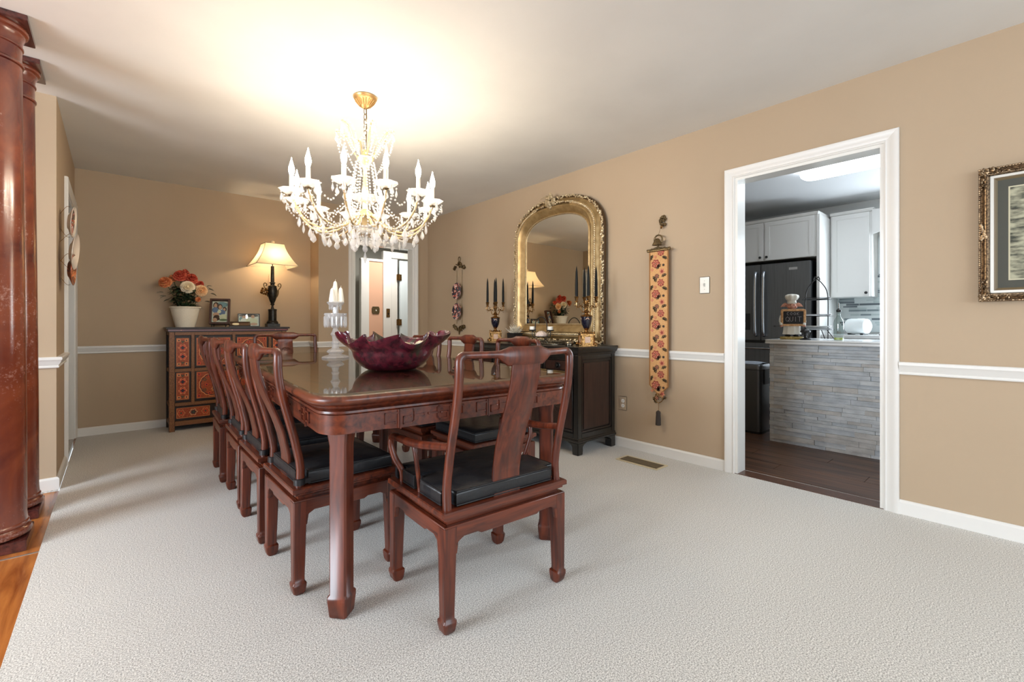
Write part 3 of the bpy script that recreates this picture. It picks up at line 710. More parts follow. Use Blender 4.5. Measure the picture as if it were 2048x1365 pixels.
# ---------------------------------------------------------------- painted cabinet on the back wall
CX0, CX1, CYF, CYB, CH = .388, 1.412, 5.352, 5.668, .985
m_cf = noise_col(mat('painted_cabinet_frame', (122, 78, 42), .5), (100, 58, 30), (146, 100, 58), nscale=40, detail=3)
m_cr = noise_col(mat('painted_panel_red', (158, 66, 28), .5), (140, 52, 22), (176, 86, 40), nscale=16, detail=4)
m_dk = mat('cabinet_dark_edge', (36, 24, 18), .5); m_or = mat('ornament_peach', (222, 146, 88), .5); m_rd = mat('ornament_red', (206, 70, 40), .5); m_nv = mat('ornament_navy', (34, 30, 38), .5); m_cream_o = mat('ornament_cream', (216, 190, 140), .5)
cab = thing('painted_cabinet', (0, 0, 0), 'antique orange-red painted cabinet with floral panels against the back wall', 'cabinet')
b = MB()
b.box(CX0+.02, CX1-.02, CYF+.02, CYB, .075, CH-.03, 0)
for x0, x1 in ((CX0, CX0+.045), (CX1-.045, CX1)):
    b.box(x0, x1, CYF, CYF+.045, 0, CH-.03, 1); b.box(x0, x1, CYB-.045, CYB, 0, CH-.03, 0)
for z in (.075, .195+.055, .575, .925): b.box(CX0+.045, CX1-.045, CYF+.003, CYF+.03, z-.012-.012*(z < .1), z+.022, 1)
for z in (.075, .25, .575, .93):
    b.box(CX0+.003, CX0+.02, CYF+.045, CYB-.045, z-.015, z+.02, 1); b.box(CX1-.02, CX1-.003, CYF+.045, CYB-.045, z-.015, z+.02, 1)
colx = [(.433, .556), (.592, .900), (.935, 1.232), (1.268, 1.372)]
for x in (.574, .9175, 1.250): b.box(x-.015, x+.015, CYF+.002, CYF+.03, .25, .93, 1)
b.build('carcass', [m_dk, m_cf], cab, bevel=.002, seg=1)
b = MB(); b.box(CX0-.022, CX1+.03, CYF-.02, CYB+.005, CH-.012, CH+.006, 0); b.box(CX0-.010, CX1+.015, CYF-.010, CYB, CH-.034, CH-.012, 1); b.box(CX0-.004, CX1+.006, CYF-.004, CYB, CH-.040, CH-.034, 0)
for x in (.48, .9, 1.3): b.box(x-.008, x+.008, CYF-.012, CYF, CH-.028, CH-.018, 2)
b.build('top_board', [m_dk, mat('cabinet_top_red', (104, 40, 34), .4, coat=.3), m_or], cab, bevel=.003)
def star(m, cx, cz, r, y, mi, n=6, k=.55, t=.0015, rot=0, sz=1.):
    poly = []
    for i in range(n*4):
        a = 2*PI*i/(n*4)+rot; rr = r*(k+(1-k)*abs(math.cos(n*a/2-rot*n/2))); poly.append((cx+rr*math.cos(a), cz+rr*math.sin(a)*sz))
    m.prism(poly, lambda x, z: (x, y, z), lambda x, z: (x, y-t, z), mi)
def frame_ring(m, x0, x1, z0, z1, y, wd, mi, t=.002):
    for a in ((x0, x1, z0, z0+wd), (x0, x1, z1-wd, z1), (x0, x0+wd, z0+wd, z1-wd), (x1-wd, x1, z0+wd, z1-wd)): m.box(a[0], a[1], y-t, y, a[2], a[3], mi)
def panel(name, x0, x1, z0, z1, kind):
    m = MB(); y = CYF+.012
    m.box(x0, x1, y, y+.014, z0, z1, 0); frame_ring(m, x0, x1, z0, z1, y, .011, 1, .006); frame_ring(m, x0+.014, x1-.014, z0+.014, z1-.014, y, .003, 2, .001)
    cx, cz = (x0+x1)/2, (z0+z1)/2
    if kind != 'drawer':
        for sx in (-1, 1):
            for sz in (-1, 1):
                qx = cx+sx*((x1-x0)/2-.032); qz = cz+sz*((z1-z0)/2-.035); w_ = .013
                m.box(qx-w_, qx+w_, y-.001, y, qz-w_, qz+w_, 2 if kind == 'narrow' else 3); m.box(qx-.006, qx+.006, y-.002, y, qz-.006, qz+.006, 4)
    if kind == 'narrow':
        for s_ in (-1, 1):
            star(m, cx, cz+s_*.042, .036, y, 2, 6, .6); star(m, cx, cz+s_*.042, .029, y-.001, 3, 6, .6); star(m, cx, cz+s_*.042, .019, y-.002, 4, 4, .5)
            star(m, cx, cz+s_*.10, .016, y, 5, 3, .3, rot=.4)
    elif kind == 'wide':
        rx_, rz_ = (x1-x0)/2-.028, (z1-z0)/2-.022
        def sc_ring(k_, w_, mi, yy):
            n = 96; o_ = []; i_ = []
            for i in range(n):
                a = 2*PI*i/n; s = 1+.045*abs(math.sin(8*a)); o_.append((cx+rx_*k_*s*math.cos(a), cz+rz_*k_*s*math.sin(a))); i_.append((cx+(rx_*k_*s-w_)*math.cos(a), cz+(rz_*k_*s-w_)*math.sin(a)))
            vs = [(x, yy, z) for x, z in o_]+[(x, yy, z) for x, z in i_]; m.add(vs, [(i, (i+1) % n, n+(i+1) % n, n+i) for i in range(n)], mi)
        sc_ring(.95, .007, 2, y-.001); sc_ring(.88, .006, 4, y-.001); 
        for dx, dz, c in ((0, .045, 2), (0, -.045, 2), (-.06, 0, 3), (.06, 0, 3), (-.035, -.085, 3), (.035, -.085, 3), (-.035, .085, 3), (.035, .085, 3), (0, 0, 5), (-.075, .05, 5), (.075, .05, 5), (-.075, -.05, 5), (.075, -.05, 5)):
            star(m, cx+dx, cz+dz, .024 if c == 2 else .017, y, c, 6, .55); star(m, cx+dx, cz+dz, .013 if c == 2 else .008, y-.001, 4 if c != 5 else 0, 5, .5)
    else:
        k = 3
        for i in range(k):
            qx = x0+(x1-x0)*(i+.5)/k; star(m, qx, cz, .034, y, 2 if i != 1 else 6, 6, .7); star(m, qx, cz, .029, y-.001, 0, 6, .7); star(m, qx, cz, .022, y-.0015, 3 if i != 1 else 4, 5, .6); star(m, qx, cz, .012, y-.002, 5, 4, .6)
    return m.build(name, [m_cr, m_dk, m_or, m_rd, m_nv, mat_green, m_cream_o], cab, smooth=False)
mat_green = mat('ornament_green', (70, 74, 46), .5)
for i, (x0, x1) in enumerate(colx):
    for z0, z1 in ((.605, .900), (.285, .568)): panel('door_panel', x0, x1, z0, z1, 'narrow' if i in (0, 3) else 'wide')
for x0, x1 in ((.433, .725), (.765, 1.06), (1.10, 1.372)): panel('drawer', x0, x1, .108, .232, 'drawer')
CT_ = CH+.0062
# ---------------------------------------------------------------- flowers in a white basket
fp = thing('flower_basket', (.527, 5.50, CT_), 'white woven basket pot of coral and cream artificial roses on the painted cabinet', 'flower pot')
m_bask = mat('white_wicker', (236, 228, 208), .55)
m_ = MB(); n = 96; loops = []
for k in range(33):
    t = k/32; r0 = .079+.043*t; row = k//2
    loops.append([((r0+.0022*math.cos(24*2*PI*i/n+PI*(row % 2))*(1 if k % 2 else .2))*math.cos(2*PI*i/n), (r0+.0022*math.cos(24*2*PI*i/n+PI*(row % 2))*(1 if k % 2 else .2))*math.sin(2*PI*i/n), .192*t) for i in range(n)])
m_.loft(loops, True, False); m_.lathe([(.120, .186), (.130, .190), (.131, .198), (.122, .202), (.112, .196), (.108, .15)], 48); m_.build('basket', m_bask, fp)
MB().lathe([(.001, .165), (.11, .165), (.11, .170), (.001, .175)], 24).build('soil', mat('dark_moss', (40, 44, 26), .9), fp)
m_leaf = noise_col(mat('rose_leaf', (42, 66, 44), .4, coat=.15), (26, 44, 32), (62, 88, 56), nscale=12)
def leaf(m, p, d, L_, wd, up=Vector((0, 0, 1)), mi=0):
    p = Vector(p); d = Vector(d).normalized(); s_ = d.cross(up)
    if s_.length < .1: s_ = Vector((1, 0, 0))
    s_.normalize(); nrm = s_.cross(d); vs = []; K = 6
    for i in range(K+1):
        t = i/K; wv = wd*math.sin(PI*t**.75)*(1-.15*t); c = p+d*L_*t-nrm*(-.15*L_*t*(1-t))-Vector((0, 0, 1))*.22*L_*t*t
        vs += [c-s_*wv+nrm*.12*wv, c-nrm*.05*wv, c+s_*wv+nrm*.12*wv]
    fs = []
    for i in range(K):
        a = i*3; fs += [(a, a+1, a+4, a+3), (a+1, a+2, a+5, a+4)]
    m.add(vs, fs, mi)
rnd = random.Random(3)
m_ = MB()
for k in range(240):
    a = rnd.uniform(0, 2*PI); h = rnd.uniform(.17, .40); r = (.02+.105*rnd.random()) * (1.1 if h > .24 else 1.0)
    leaf(m_, (r*.7*math.cos(a), r*.7*math.sin(a)*.8, h), (math.cos(a)+rnd.uniform(-.5, .5), math.sin(a)*.8+rnd.uniform(-.5, .5), rnd.uniform(-.3, .5)), rnd.uniform(.050, .080), rnd.uniform(.018, .027))
for x, z, dx in ((.19, .385, 1), (.21, .34, 1), (.16, .26, 1), (.175, .41, .6), (-.15, .30, -1), (-.17, .335, -1), (-.12, .27, -1)):
    for q in range(3): leaf(m_, (x, -.02+.02*q, z), (dx, rnd.uniform(-.4, .4), rnd.uniform(-.3, .3)), .055, .018)
m_.build('foliage', m_leaf, fp)
m_ = MB()
heads = [(-.155, -.03, .425, .058, 'o', (-.35, -.8, .45)), (-.040, -.01, .492, .062, 'c', (-.1, -.8, .6)), (.045, -.005, .470, .060, 'c', (.2, -.8, .5)), (0.012, -.07, .390, .062, 'w', (0, -1, .15)), (.122, -.055, .362, .058, 'p', (.15, -1, .1)), (.118, .02, .425, .040, 'c', (.3, -.7, .5)), (.095, -.06, .275, .028, 'o', (.4, -.9, -.2)), (-.09, .03, .46, .045, 'o', (-.4, -.5, .8)), (.0, .03, .52, .045, 'c', (0, -.4, .9))]
for x, y, z, r, c, d in heads: m_.tube(bez([(x*.15, y*.2, .16), (x*.5, y*.5, z*.65), (x, y, z)], 5), .0035, 5)
m_.build('stems', mat('stem_green', (70, 84, 44), .6), fp)
pm = {'o': noise_col(mat('petal_orange', (226, 140, 84), .55), (196, 92, 52), (238, 170, 112), nscale=14), 'c': noise_col(mat('petal_coral', (216, 92, 66), .55), (180, 46, 38), (234, 124, 92), nscale=14),
      'w': mat('petal_cream', (246, 232, 202), .55), 'p': noise_col(mat('petal_peach', (246, 212, 164), .55), (236, 180, 120), (250, 224, 180), nscale=20)}
def rose(x, y, z, R_, c, d):
    m = MB(); D = Vector(d).normalized(); Q = D.to_track_quat('Z', 'Y').to_matrix().to_4x4(); T0 = Matrix.Translation((x, y, z)) @ Q
    for lay, (cnt, rr, tilt, hh) in enumerate(((8, 1.0, .9, .10), (8, .86, .62, .22), (7, .66, .40, .32), (6, .46, .25, .40), (5, .26, .12, .44))):
        for k in range(cnt):
            a = 2*PI*k/cnt+lay*.7; T = T0 @ Matrix.Rotation(a, 4, 'Z'); vs = []; G = 5
            for i in range(G+1):
                for j in range(G+1):
                    u = j/G*2-1; t = i/G; wv = rr*R_*.62*math.sin(PI*min(1, .12+t*.66))**.7
                    rad = rr*R_*(.15+.85*t**(.6+tilt*.4)); hz = R_*(hh*1.2+(.75-.55*tilt)*t+.10*u*u); rad *= (1-.22*u*u)
                    vs.append(Vector((rad, u*wv*1.15, hz-.30*R_*t*t*tilt)))
            fs = [(i*(G+1)+j, i*(G+1)+j+1, (i+1)*(G+1)+j+1, (i+1)*(G+1)+j) for i in range(G) for j in range(G)]
            m.add(vs, fs, 0, T)
    m.sphere((0, 0, R_*.25), R_*.42, 8, 6, 0, T0)
    return m
for h in heads: rose(*h).build('rose', pm[h[4]], fp, ang=70)

# ---------------------------------------------------------------- picture frames on the cabinet
def rot_xz(parts): pass
f1 = thing('photo_frame', (.812, 5.470, CT_), 'tall brown shadow-box photo frame leaning back on an easel, on painted cabinet', 'photo frame', -.30)
fr = MB(); W1, H1, D1 = .178, .268, .042
m_fr = wood('walnut_frame', (48, 26, 18), (84, 46, 30)); m_photo = mat('photo_paper_white', (230, 224, 214), .35)
Tl = Matrix.Translation((0, -.02, .028)) @ Matrix.Rotation(-.24, 4, 'X')
def frame_box(m, W_, H_, D_, bd, T, mi=0):
    for a in ((-W_/2, W_/2, 0, bd), (-W_/2, W_/2, H_-bd, H_), (-W_/2, -W_/2+bd, bd, H_-bd), (W_/2-bd, W_/2, bd, H_-bd)): m.box(a[0], a[1], -D_/2, D_/2, a[2], a[3], mi, T)
    m.box(-W_/2+.002, W_/2-.002, D_/2-.006, D_/2-.001, .002, H_-.002, mi, T)
frame_box(fr, W1, H1, D1, .018, Tl); fr.build('frame', m_fr, f1, bevel=.002)
sk = mat('photo_skin_tone', (214, 160, 132), .5); hr = mat('photo_brown', (74, 44, 32), .5); bl = mat('photo_blue', (96, 116, 158), .5); tl_ = mat('photo_teal', (120, 152, 160), .5); cr_ = mat('photo_cream', (228, 220, 190), .5); gn = mat('photo_green', (88, 108, 70), .5)
def photo(name, parent, W_, H_, blobs, T, bg):
    m = MB(); m.box(-W_/2, W_/2, 0, .002, 0, H_, 0, T)
    for q, (cx, cz, rx_, rz_, mi) in enumerate(blobs):
        poly = [(cx*W_+rx_*W_*math.cos(2*PI*i/14)-W_/2, cz*H_+rz_*H_*math.sin(2*PI*i/14)) for i in range(14)]
        poly = [(min(W_/2, max(-W_/2, x)), min(H_, max(0, z))) for x, z in poly]
        y = -.0002*(q+1); m.prism(poly, lambda x, z: (x, 0, z), lambda x, z: (x, y, z), mi, T)
    return m.build(name, [bg, sk, hr, bl, tl_, cr_, gn], parent, smooth=False)
pT = Tl @ Matrix.Translation((0, D1/2-.014, .026))
photo('photograph', f1, W1-.04, H1-.05, [(.6, .84, .38, .14, 4), (.22, .80, .18, .17, 2), (.2, .78, .10, .12, 1), (.48, .74, .16, .14, 2), (.5, .72, .10, .10, 1), (.78, .62, .14, .12, 2), (.76, .6, .08, .07, 1), (.2, .58, .2, .14, 3), (.62, .46, .22, .14, 3), (.45, .5, .12, .08, 5), (.25, .36, .2, .1, 1), (.3, .2, .22, .14, 2), (.2, .1, .14, .1, 1), (.72, .24, .26, .14, 5), (.72, .1, .26, .05, 6)], pT, m_photo)
MB().box(-W1/2+.012, W1/2-.012, D1/2-.020, D1/2-.018, .014, H1-.014, 0, Tl).build('pane', M_glass, f1)
e = MB()
for sx in (-.06, .06): e.tube([(sx, -.065, .004), (sx, -.045, .020), (sx, .03, .018), (sx*.6, .075, .10), (sx*.2, .085, .2)], .0035, 6); e.tube([(sx*.6, .075, .10), (sx*1.2, .12, .004)], .003, 6); e.tube([(sx, -.065, .004), (sx, -.068, .034)], .0035, 6)
e.tube([(-.06, .0, .018), (.06, .0, .018)], .003, 6); e.build('easel', M_black, f1)
f2 = thing('photo_frame', (1.085, 5.52, CT_), 'small black landscape photo frame beside the lamp base', 'photo frame', -.12)
Tl = Matrix.Translation((0, 0, .002)) @ Matrix.Rotation(-.12, 4, 'X'); fr = MB(); frame_box(fr, .205, .140, .016, .009, Tl); fr.build('frame', M_black, f2, bevel=.001)
photo('photograph', f2, .187, .122, [(.5, .9, .5, .12, 2), (.12, .6, .10, .2, 4), (.27, .74, .1, .16, 1), (.27, .4, .19, .30, 0), (.42, .62, .06, .34, 5), (.5, .2, .08, .2, 5), (.7, .80, .09, .17, 1), (.72, .38, .22, .32, 5), (.74, .16, .2, .12, 1)], Tl @ Matrix.Translation((0, .000, .009)), m_photo)
MB().box(-.093, .093, -.003, -.002, .009, .131, 0, Tl).build('pane', M_glass, f2)
f3 = thing('photo_frame', (.985, 5.42, CT_), 'low dark folding frame lying open in front of the small landscape frame', 'photo frame', -.1)
fr = MB(); Tl = Matrix.Rotation(-.95, 4, 'X'); frame_box(fr, .19, .075, .014, .012, Matrix.Translation((0, 0, .008)) @ Tl)
fr.box(-.095, .095, -.02, .07, 0, .008); fr.build('frame', mat('dark_grey_frame', (58, 50, 42), .4), f3, bevel=.001)
photo('photograph', f3, .165, .05, [(.28, .5, .2, .4, 5), (.7, .5, .26, .45, 2)], Matrix.Translation((0, 0, .008)) @ Tl @ Matrix.Translation((0, -.002, .012)), hr)

# ---------------------------------------------------------------- table lamp
LX, LY = 1.309, 5.50
lp = thing('table_lamp', (LX, LY, CT_), 'lit urn-shaped table lamp with bell shade on the painted cabinet', 'lamp')
b = MB(); b.box(-.062, .062, -.062, .062, 0, .035); b.lathe([(.058, .035), (.060, .042), (.055, .055), (.048, .065), (.046, .068)], 24); b.lathe([(.041, .066), (.041, .178), (.045, .182), (.045, .190), (.040, .194), (.018, .198)], 24)
b.build('plinth', M_black if False else noise_col(mat('blackened_bronze', (36, 34, 30), .35, .5), (26, 25, 22), (54, 48, 38), nscale=9), lp, bevel=.002)
m_bb = bpy.data.materials['blackened_bronze']
b = MB(); b.lathe([(.018, .196), (.016, .206), (.011, .222), (.013, .236), (.022, .244), (.021, .250), (.016, .256), (.030, .285), (.043, .330), (.049, .375), (.049, .405), (.042, .432), (.040, .440), (.044, .446), (.040, .450), (.022, .456), (.020, .474), (.030, .480), (.030, .486), (.018, .490), (.0175, .60), (.0165, .665), (.005, .668), (.005, .86), (.001, .862)], 28)
b.build('urn_body', m_bb, lp)
for sx in (-1, 1):
    h = MB(); h.tube(bez([(sx*.046, 0, .38), (sx*.062, 0, .41), (sx*.082, 0, .44), (sx*.086, 0, .465), (sx*.074, 0, .478), (sx*.058, 0, .468), (sx*.058, 0, .45), (sx*.068, 0, .448)], 5), .0055, 7); h.tube(bez([(sx*.044, 0, .33), (sx*.055, -.004, .36), (sx*.060, 0, .40)], 4), .006, 6)
    h.build('handle', M_bronze, lp)
h = MB(); rn = random.Random(5)
for k in range(22):
    h.sphere((-.085+rn.uniform(-.035, .035), -.03+rn.uniform(-.015, .015), .385+rn.uniform(-.03, .03)), rn.uniform(.007, .014), 7, 5)
h.tube([(-.07, -.03, .41), (-.05, -.03, .45), (-.042, -.028, .57)], .0015, 5); h.build('hanging_tassel', M_brass, lp)
m_shade = bpy.data.materials.new('pleated_silk_shade'); m_shade.use_nodes = True
def _shade():
    nt = m_shade.node_tree; nt.nodes.clear(); N = nt.nodes.new; L = nt.links.new
    o = N('ShaderNodeOutputMaterial'); d = N('ShaderNodeBsdfDiffuse'); t = N('ShaderNodeBsdfTranslucent'); mx = N('ShaderNodeMixShader'); mx.inputs[0].default_value = .40
    d.inputs[0].default_value = (*lin((232, 216, 190)), 1); t.inputs[0].default_value = (*lin((250, 232, 200)), 1)
    L(d.outputs[0], mx.inputs[1]); L(t.outputs[0], mx.inputs[2]); L(mx.outputs[0], o.inputs[0])
_shade()
s = MB(); loops = []; nn = 4*28
for k in range(13):
    t = k/12; z = .905-.240*t; hw_ = .094+(.206-.094)*(t**1.75*.72+t*.28); pts = []
    for i in range(nn):
        q = i/nn*4; sd = int(q); f = q-sd; u = -1+2*f; pl = .0016*math.sin(f*28*PI); cc = hw_*(1+.00*abs(u)); x, y = u*cc, -cc-pl
        a = sd*PI/2; pts.append((x*math.cos(a)-y*math.sin(a), x*math.sin(a)+y*math.cos(a), z))
    loops.append(pts)
s.loft(loops, False, False); sh = s.build('lamp_shade', m_shade, lp, ang=60); sh.rotation_euler = (0, 0, .03)
tr_ = MB()
for k in range(4):
    a = PI/4+k*PI/2; P_ = []
    for q in range(13): t = q/12; hw_ = .0955+(.2075-.0955)*(t**1.75*.72+t*.28); P_.append((hw_*1.414*math.cos(a), hw_*1.414*math.sin(a), .905-.240*t))
    tr_.tube(P_, .0025, 6)
for z, hw_ in ((.905, .095), (.665, .207)): tr_.tube([(x*hw_, y*hw_, z) for x, y in ((-1, -1), (1, -1), (1, 1), (-1, 1))], .003, 6, ring=True)
tr_.build('shade_trim', mat('shade_piping_grey', (150, 140, 120), .6), sh)
MB().sphere((0, 0, .928), .022, 16, 10).lathe([(.006, .862), (.012, .872), (.006, .905), (.01, .91)], 12).build('finial', mat('ivory_finial', (236, 218, 180), .35), lp)
b = MB(); b.sphere((0, 0, .74), (.028, .028, .036), 12, 8); b.build('light_bulb', mat('lamp_bulb', (255, 240, 210), .4, emit=(255, 226, 184), es=85), lp)
hp = MB()
for k in range(3): a = k*2*PI/3; hp.tube([(0, 0, .862), (.094*math.cos(a), .094*math.sin(a), .902)], .0015, 5)
hp.build('shade_holder', M_brass, lp)

# ---------------------------------------------------------------- black lacquer buffet on the right wall
BX0, BX1, BY0, BY1, BH = 2.705, 3.178, 2.325, 3.765, .845
bf = thing('buffet', (0, 0, 0), 'black and dark red lacquer buffet with carved doors on the right wall', 'buffet')
b = MB()
b.loft([[(BX0+o, BY0+o, z), (BX1, BY0+o, z), (BX1, BY1-o, z), (BX0+o, BY1-o, z)] for o, z in ((.0, .775), (-.004, .785), (-.004, .79), (-.018, .800), (-.022, .806), (-.030, .822), (-.032, .832), (-.032, .842), (-.028, BH))])
b.build('top', M_ebony, bf, ang=25)
b = MB()
b.box(BX0+.012, BX1-.004, BY0+.012, BY1-.012, .125, .776, 0)
for (x0, y0) in ((BX0, BY0), (BX0, BY1-.045), (BX1-.045, BY0), (BX1-.045, BY1-.045)): b.box(x0, x0+.045, y0, y0+.045, .12, .776, 0)
for z0, z1 in ((.12, .165), (.745, .776)):
    b.box(BX0+.045, BX1-.045, BY0+.002, BY0+.03, z0, z1); b.box(BX0+.002, BX0+.03, BY0+.045, BY1-.045, z0, z1)
b.box(BX0+.002, BX0+.03, BY0+.045, BY1-.045, .595, .63)
b.build('carcass', M_ebony, bf, bevel=.003)
b = MB(); b.loft([[(BX0-o, BY0-o, z), (BX1, BY0-o, z), (BX1, BY1+o, z), (BX0-o, BY1+o, z)] for o, z in ((.004, .092), (.012, .096), (.014, .108), (.006, .114), (.004, .124), (0, .128))])
b.build('base_moulding', M_ebony, bf, ang=25)
for (sx, sy) in ((0, 0), (0, 1), (1, 0), (1, 1)):
    L = MB(); x = BX0-.006 if sx == 0 else BX1; y = BY0-.006 if sy == 0 else BY1+.006; dx = 1 if sx == 0 else -1; dy = 1 if sy == 0 else -1
    L.loft([[(x, y, z), (x+dx*w_, y, z), (x+dx*w_, y+dy*w_, z), (x, y+dy*w_, z)] for w_, z in ((.058, 0), (.062, .03), (.062, .06), (.075, .075), (.12, .095))])
    L.build('leg', M_ebony, bf, bevel=.004)
b = MB(); b.box(BX0+.075, BX1-.075, BY0+.004, BY0+.018, .195, .715); frame_ring(b, BX0+.052, BX1-.052, .172, .738, BY0+.006, .012, 1, .005); b.build('side_panel', [M_ebred, M_ebony], bf, bevel=.002)
dw = (BY1-BY0-.09)/4
def longevity(m, y, z, r, x, mi):
    def ring_(cy, cz, rr, wd): m.tube([(x, cy+rr*math.cos(2*PI*k/24), cz+rr*math.sin(2*PI*k/24)) for k in range(24)], wd, 6, mi, ring=True)
    ring_(y, z, r, .0035)
    for dz in (-.55, -.2, .2, .55): h = math.sqrt(1-dz*dz)*r*.8; m.box(x-.0035, x+.003, y-h, y+h, z+dz*r-.0035, z+dz*r+.0035, mi)
    for dy in (-.4, 0, .4): m.box(x-.0035, x+.003, y+dy*r-.003, y+dy*r+.003, z-r*.6, z+r*.6, mi)
    ring_(y, z, r*.8, .0028)
for k in range(4):
    y0 = BY0+.045+dw*k+.006; y1 = y0+dw-.012
    m_ = MB(); m_.box(BX0+.004, BX0+.018, y0+.02, y1-.02, .655, .728, 0)
    for a in ((y0+.008, y1-.008, .640, .650), (y0+.008, y1-.008, .733, .743), (y0+.008, y0+.018, .650, .733), (y1-.018, y1-.008, .650, .733)): m_.box(BX0-.002, BX0+.012, a[0], a[1], a[2], a[3], 1)
    d = m_.build('drawer', [M_ebred, M_ebony], bf, bevel=.0015, seg=1)
    h = MB(); yc = (y0+y1)/2; longevity(h, yc, .690, .024, BX0-.003, 0); h.lathe([(.004, 0), (.004, .012), (.012, .016), (.010, .022), (.001, .024)], 12, T=Matrix.Translation((BX0+.004, yc, .690)) @ Matrix.Rotation(-PI/2, 4, 'Y')); h.build('knob', M_ebony, d)
    m_ = MB(); m_.box(BX0+.004, BX0+.018, y0+.02, y1-.02, .195, .575, 0)
    for a in ((y0+.004, y1-.004, .172, .186), (y0+.004, y1-.004, .582, .592), (y0+.004, y0+.016, .186, .582), (y1-.016, y1-.004, .186, .582)): m_.box(BX0-.002, BX0+.012, a[0], a[1], a[2], a[3], 1)
    longevity(m_, yc, .42, .070, BX0+.004, 0)
    m_.tube([(BX0+.003, yc+.052*math.cos(2*PI*q/24), .42+.11*math.sin(2*PI*q/24)) for q in range(24)], .003, 6, 0, ring=True)
    m_.build('door', [M_ebred, M_ebony], bf, bevel=.0015, seg=1)
BT = BH+.0003

# ---------------------------------------------------------------- arched gilt mirror leaning on the wall
GA, SPZ, TOPZ, BOTZ = .405, .815, 1.018, 0.0   # in mirror-local metres: z up from the sight bottom, y along the wall
LEAN = math.radians(.38)
mr = thing('wall_mirror', (3.155, 2.995, 1.030), 'large arched gilt mirror with leafy frame standing on the buffet', 'mirror')
mr.rotation_euler = (0, LEAN, math.radians(-.8))
def outline(d, n=48):
    a, b = GA+d, TOPZ-SPZ+d; pts = []
    e = 2/2.35
    for i in range(n+1):
        t = PI*i/n; c_, s_ = math.cos(t), math.sin(t)
        pts.append((a*math.copysign(abs(c_)**e, c_), SPZ+b*abs(s_)**e))
    kk = 14
    for i in range(1, kk+1): pts.append((-a, SPZ+(-d-SPZ)*i/kk))
    for i in range(1, kk): pts.append((-a+2*a*i/kk, -d))
    for i in range(kk, 0, -1): pts.append((a, SPZ+(-d-SPZ)*i/kk))
    return pts
prof = [(0, -.004), (.003, .004), (.006, .010), (.012, .010), (.016, .006), (.020, .004), (.030, .014), (.045, .034), (.060, .048), (.070, .053), (.074, .057), (.080, .057), (.084, .050), (.096, .040), (.108, .040), (.114, .047), (.120, .047), (.124, .040), (.130, .024), (.150, .012), (.172, .008), (.178, .0), (.178, -.022), (0, -.022)]
m_ = MB(); m_.loft([[(-h, y, z) for y, z in outline(d)] for d, h in prof], True, False, True)
m_.v = m_.v
b = MB(); b.loft([[(-h, y, z) for y, z in outline(d)] for d, h in prof[:14]], False, False, True); b.loft([[(-h, y, z) for y, z in outline(d)] for d, h in prof[14:20]], False, False, True); b.build('frame', M_gold, mr, ang=60)
m_gdk = mat('shadowed_bronze_gilt', (84, 62, 36), .5, .4)  # shade of the frame's crevices, painted in as a darker gilt
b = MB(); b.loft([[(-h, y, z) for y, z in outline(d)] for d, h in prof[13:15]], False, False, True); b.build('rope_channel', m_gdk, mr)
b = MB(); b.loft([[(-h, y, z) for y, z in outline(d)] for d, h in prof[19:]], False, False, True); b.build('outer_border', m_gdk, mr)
g = MB(); pts = outline(.002); g.add([(-.002, y, z) for y, z in pts], [tuple(range(len(pts)))]); g.build('mirror_glass', M_mirror, mr, smooth=False)
# bead row, rope, leaf garland
def along(d, step, h):
    P = [Vector((0, y, z)) for y, z in outline(d, 96)]; P.append(P[0]); out = []; acc = 0
    for a, c in zip(P, P[1:]):
        L_ = (c-a).length; 
        while acc < L_:
            q = a.lerp(c, acc/L_ if L_ else 0); out.append((Vector((-h, q.y, q.z)), (c-a).normalized())); acc += step
        acc -= L_
    return out
b = MB()
for p, t in along(.009, .0085, .011): b.sphere(p, .0036, 5, 4)
b.build('beading', M_goldlite, mr)
b = MB()
for i, (p, t) in enumerate(along(.102, .019, .044)):
    if p.z > .93 and abs(p.y) < .22: continue
    nrm = t.cross(Vector((1, 0, 0))); d = (t*.8+nrm*.6).normalized(); T = Matrix.Translation(p) @ d.to_track_quat('X', 'Z').to_matrix().to_4x4()
    b.sphere((0, 0, 0), (.0165, .0068, .0085), 8, 5, 0, T)
b.build('rope_moulding', M_goldlite, mr)
rn = random.Random(11); b = MB()
for i, (p, t) in enumerate(along(.160, .0135, .016)):
    nrm = t.cross(Vector((1, 0, 0))); s_ = 1 if i % 2 else -1
    p2 = p+nrm*rn.uniform(-.008, .016); d = (t+nrm*s_*rn.uniform(.3, .9)+Vector((-.3, 0, 0))).normalized(); T = Matrix.Translation(p2) @ d.to_track_quat('X', 'Z').to_matrix().to_4x4()
    b.sphere((0, 0, 0), (rn.uniform(.011, .019), rn.uniform(.004, .007), rn.uniform(.007, .011)), 6, 5, 0, T)
    if i % 5 == 0: b.sphere(p+nrm*.006+Vector((-.010, 0, 0)), .008, 6, 5)
b.build('leaf_border', M_goldlite, mr)
b = MB()
for i in range(46):
    u = rn.uniform(-1, 1); y = u*.26; zc = SPZ+(TOPZ-SPZ+.105)*(max(0, 1-(abs(y)/(GA+.105))**2.35))**(1/2.35); sp_ = .018*(1-abs(u))
    b.sphere((-.046-rn.uniform(0, .014), y, zc+rn.uniform(-sp_, sp_)+.004), (.011, rn.uniform(.008, .018), rn.uniform(.006, .011)), 6, 5)
for i in range(38):
    a = rn.uniform(0, 2*PI); r = .052*math.sqrt(rn.random()); b.sphere((-.055-rn.uniform(0, .03), .01+r*math.cos(a), TOPZ+.135+r*math.sin(a)*1.25), rn.uniform(.010, .019), 7, 5)
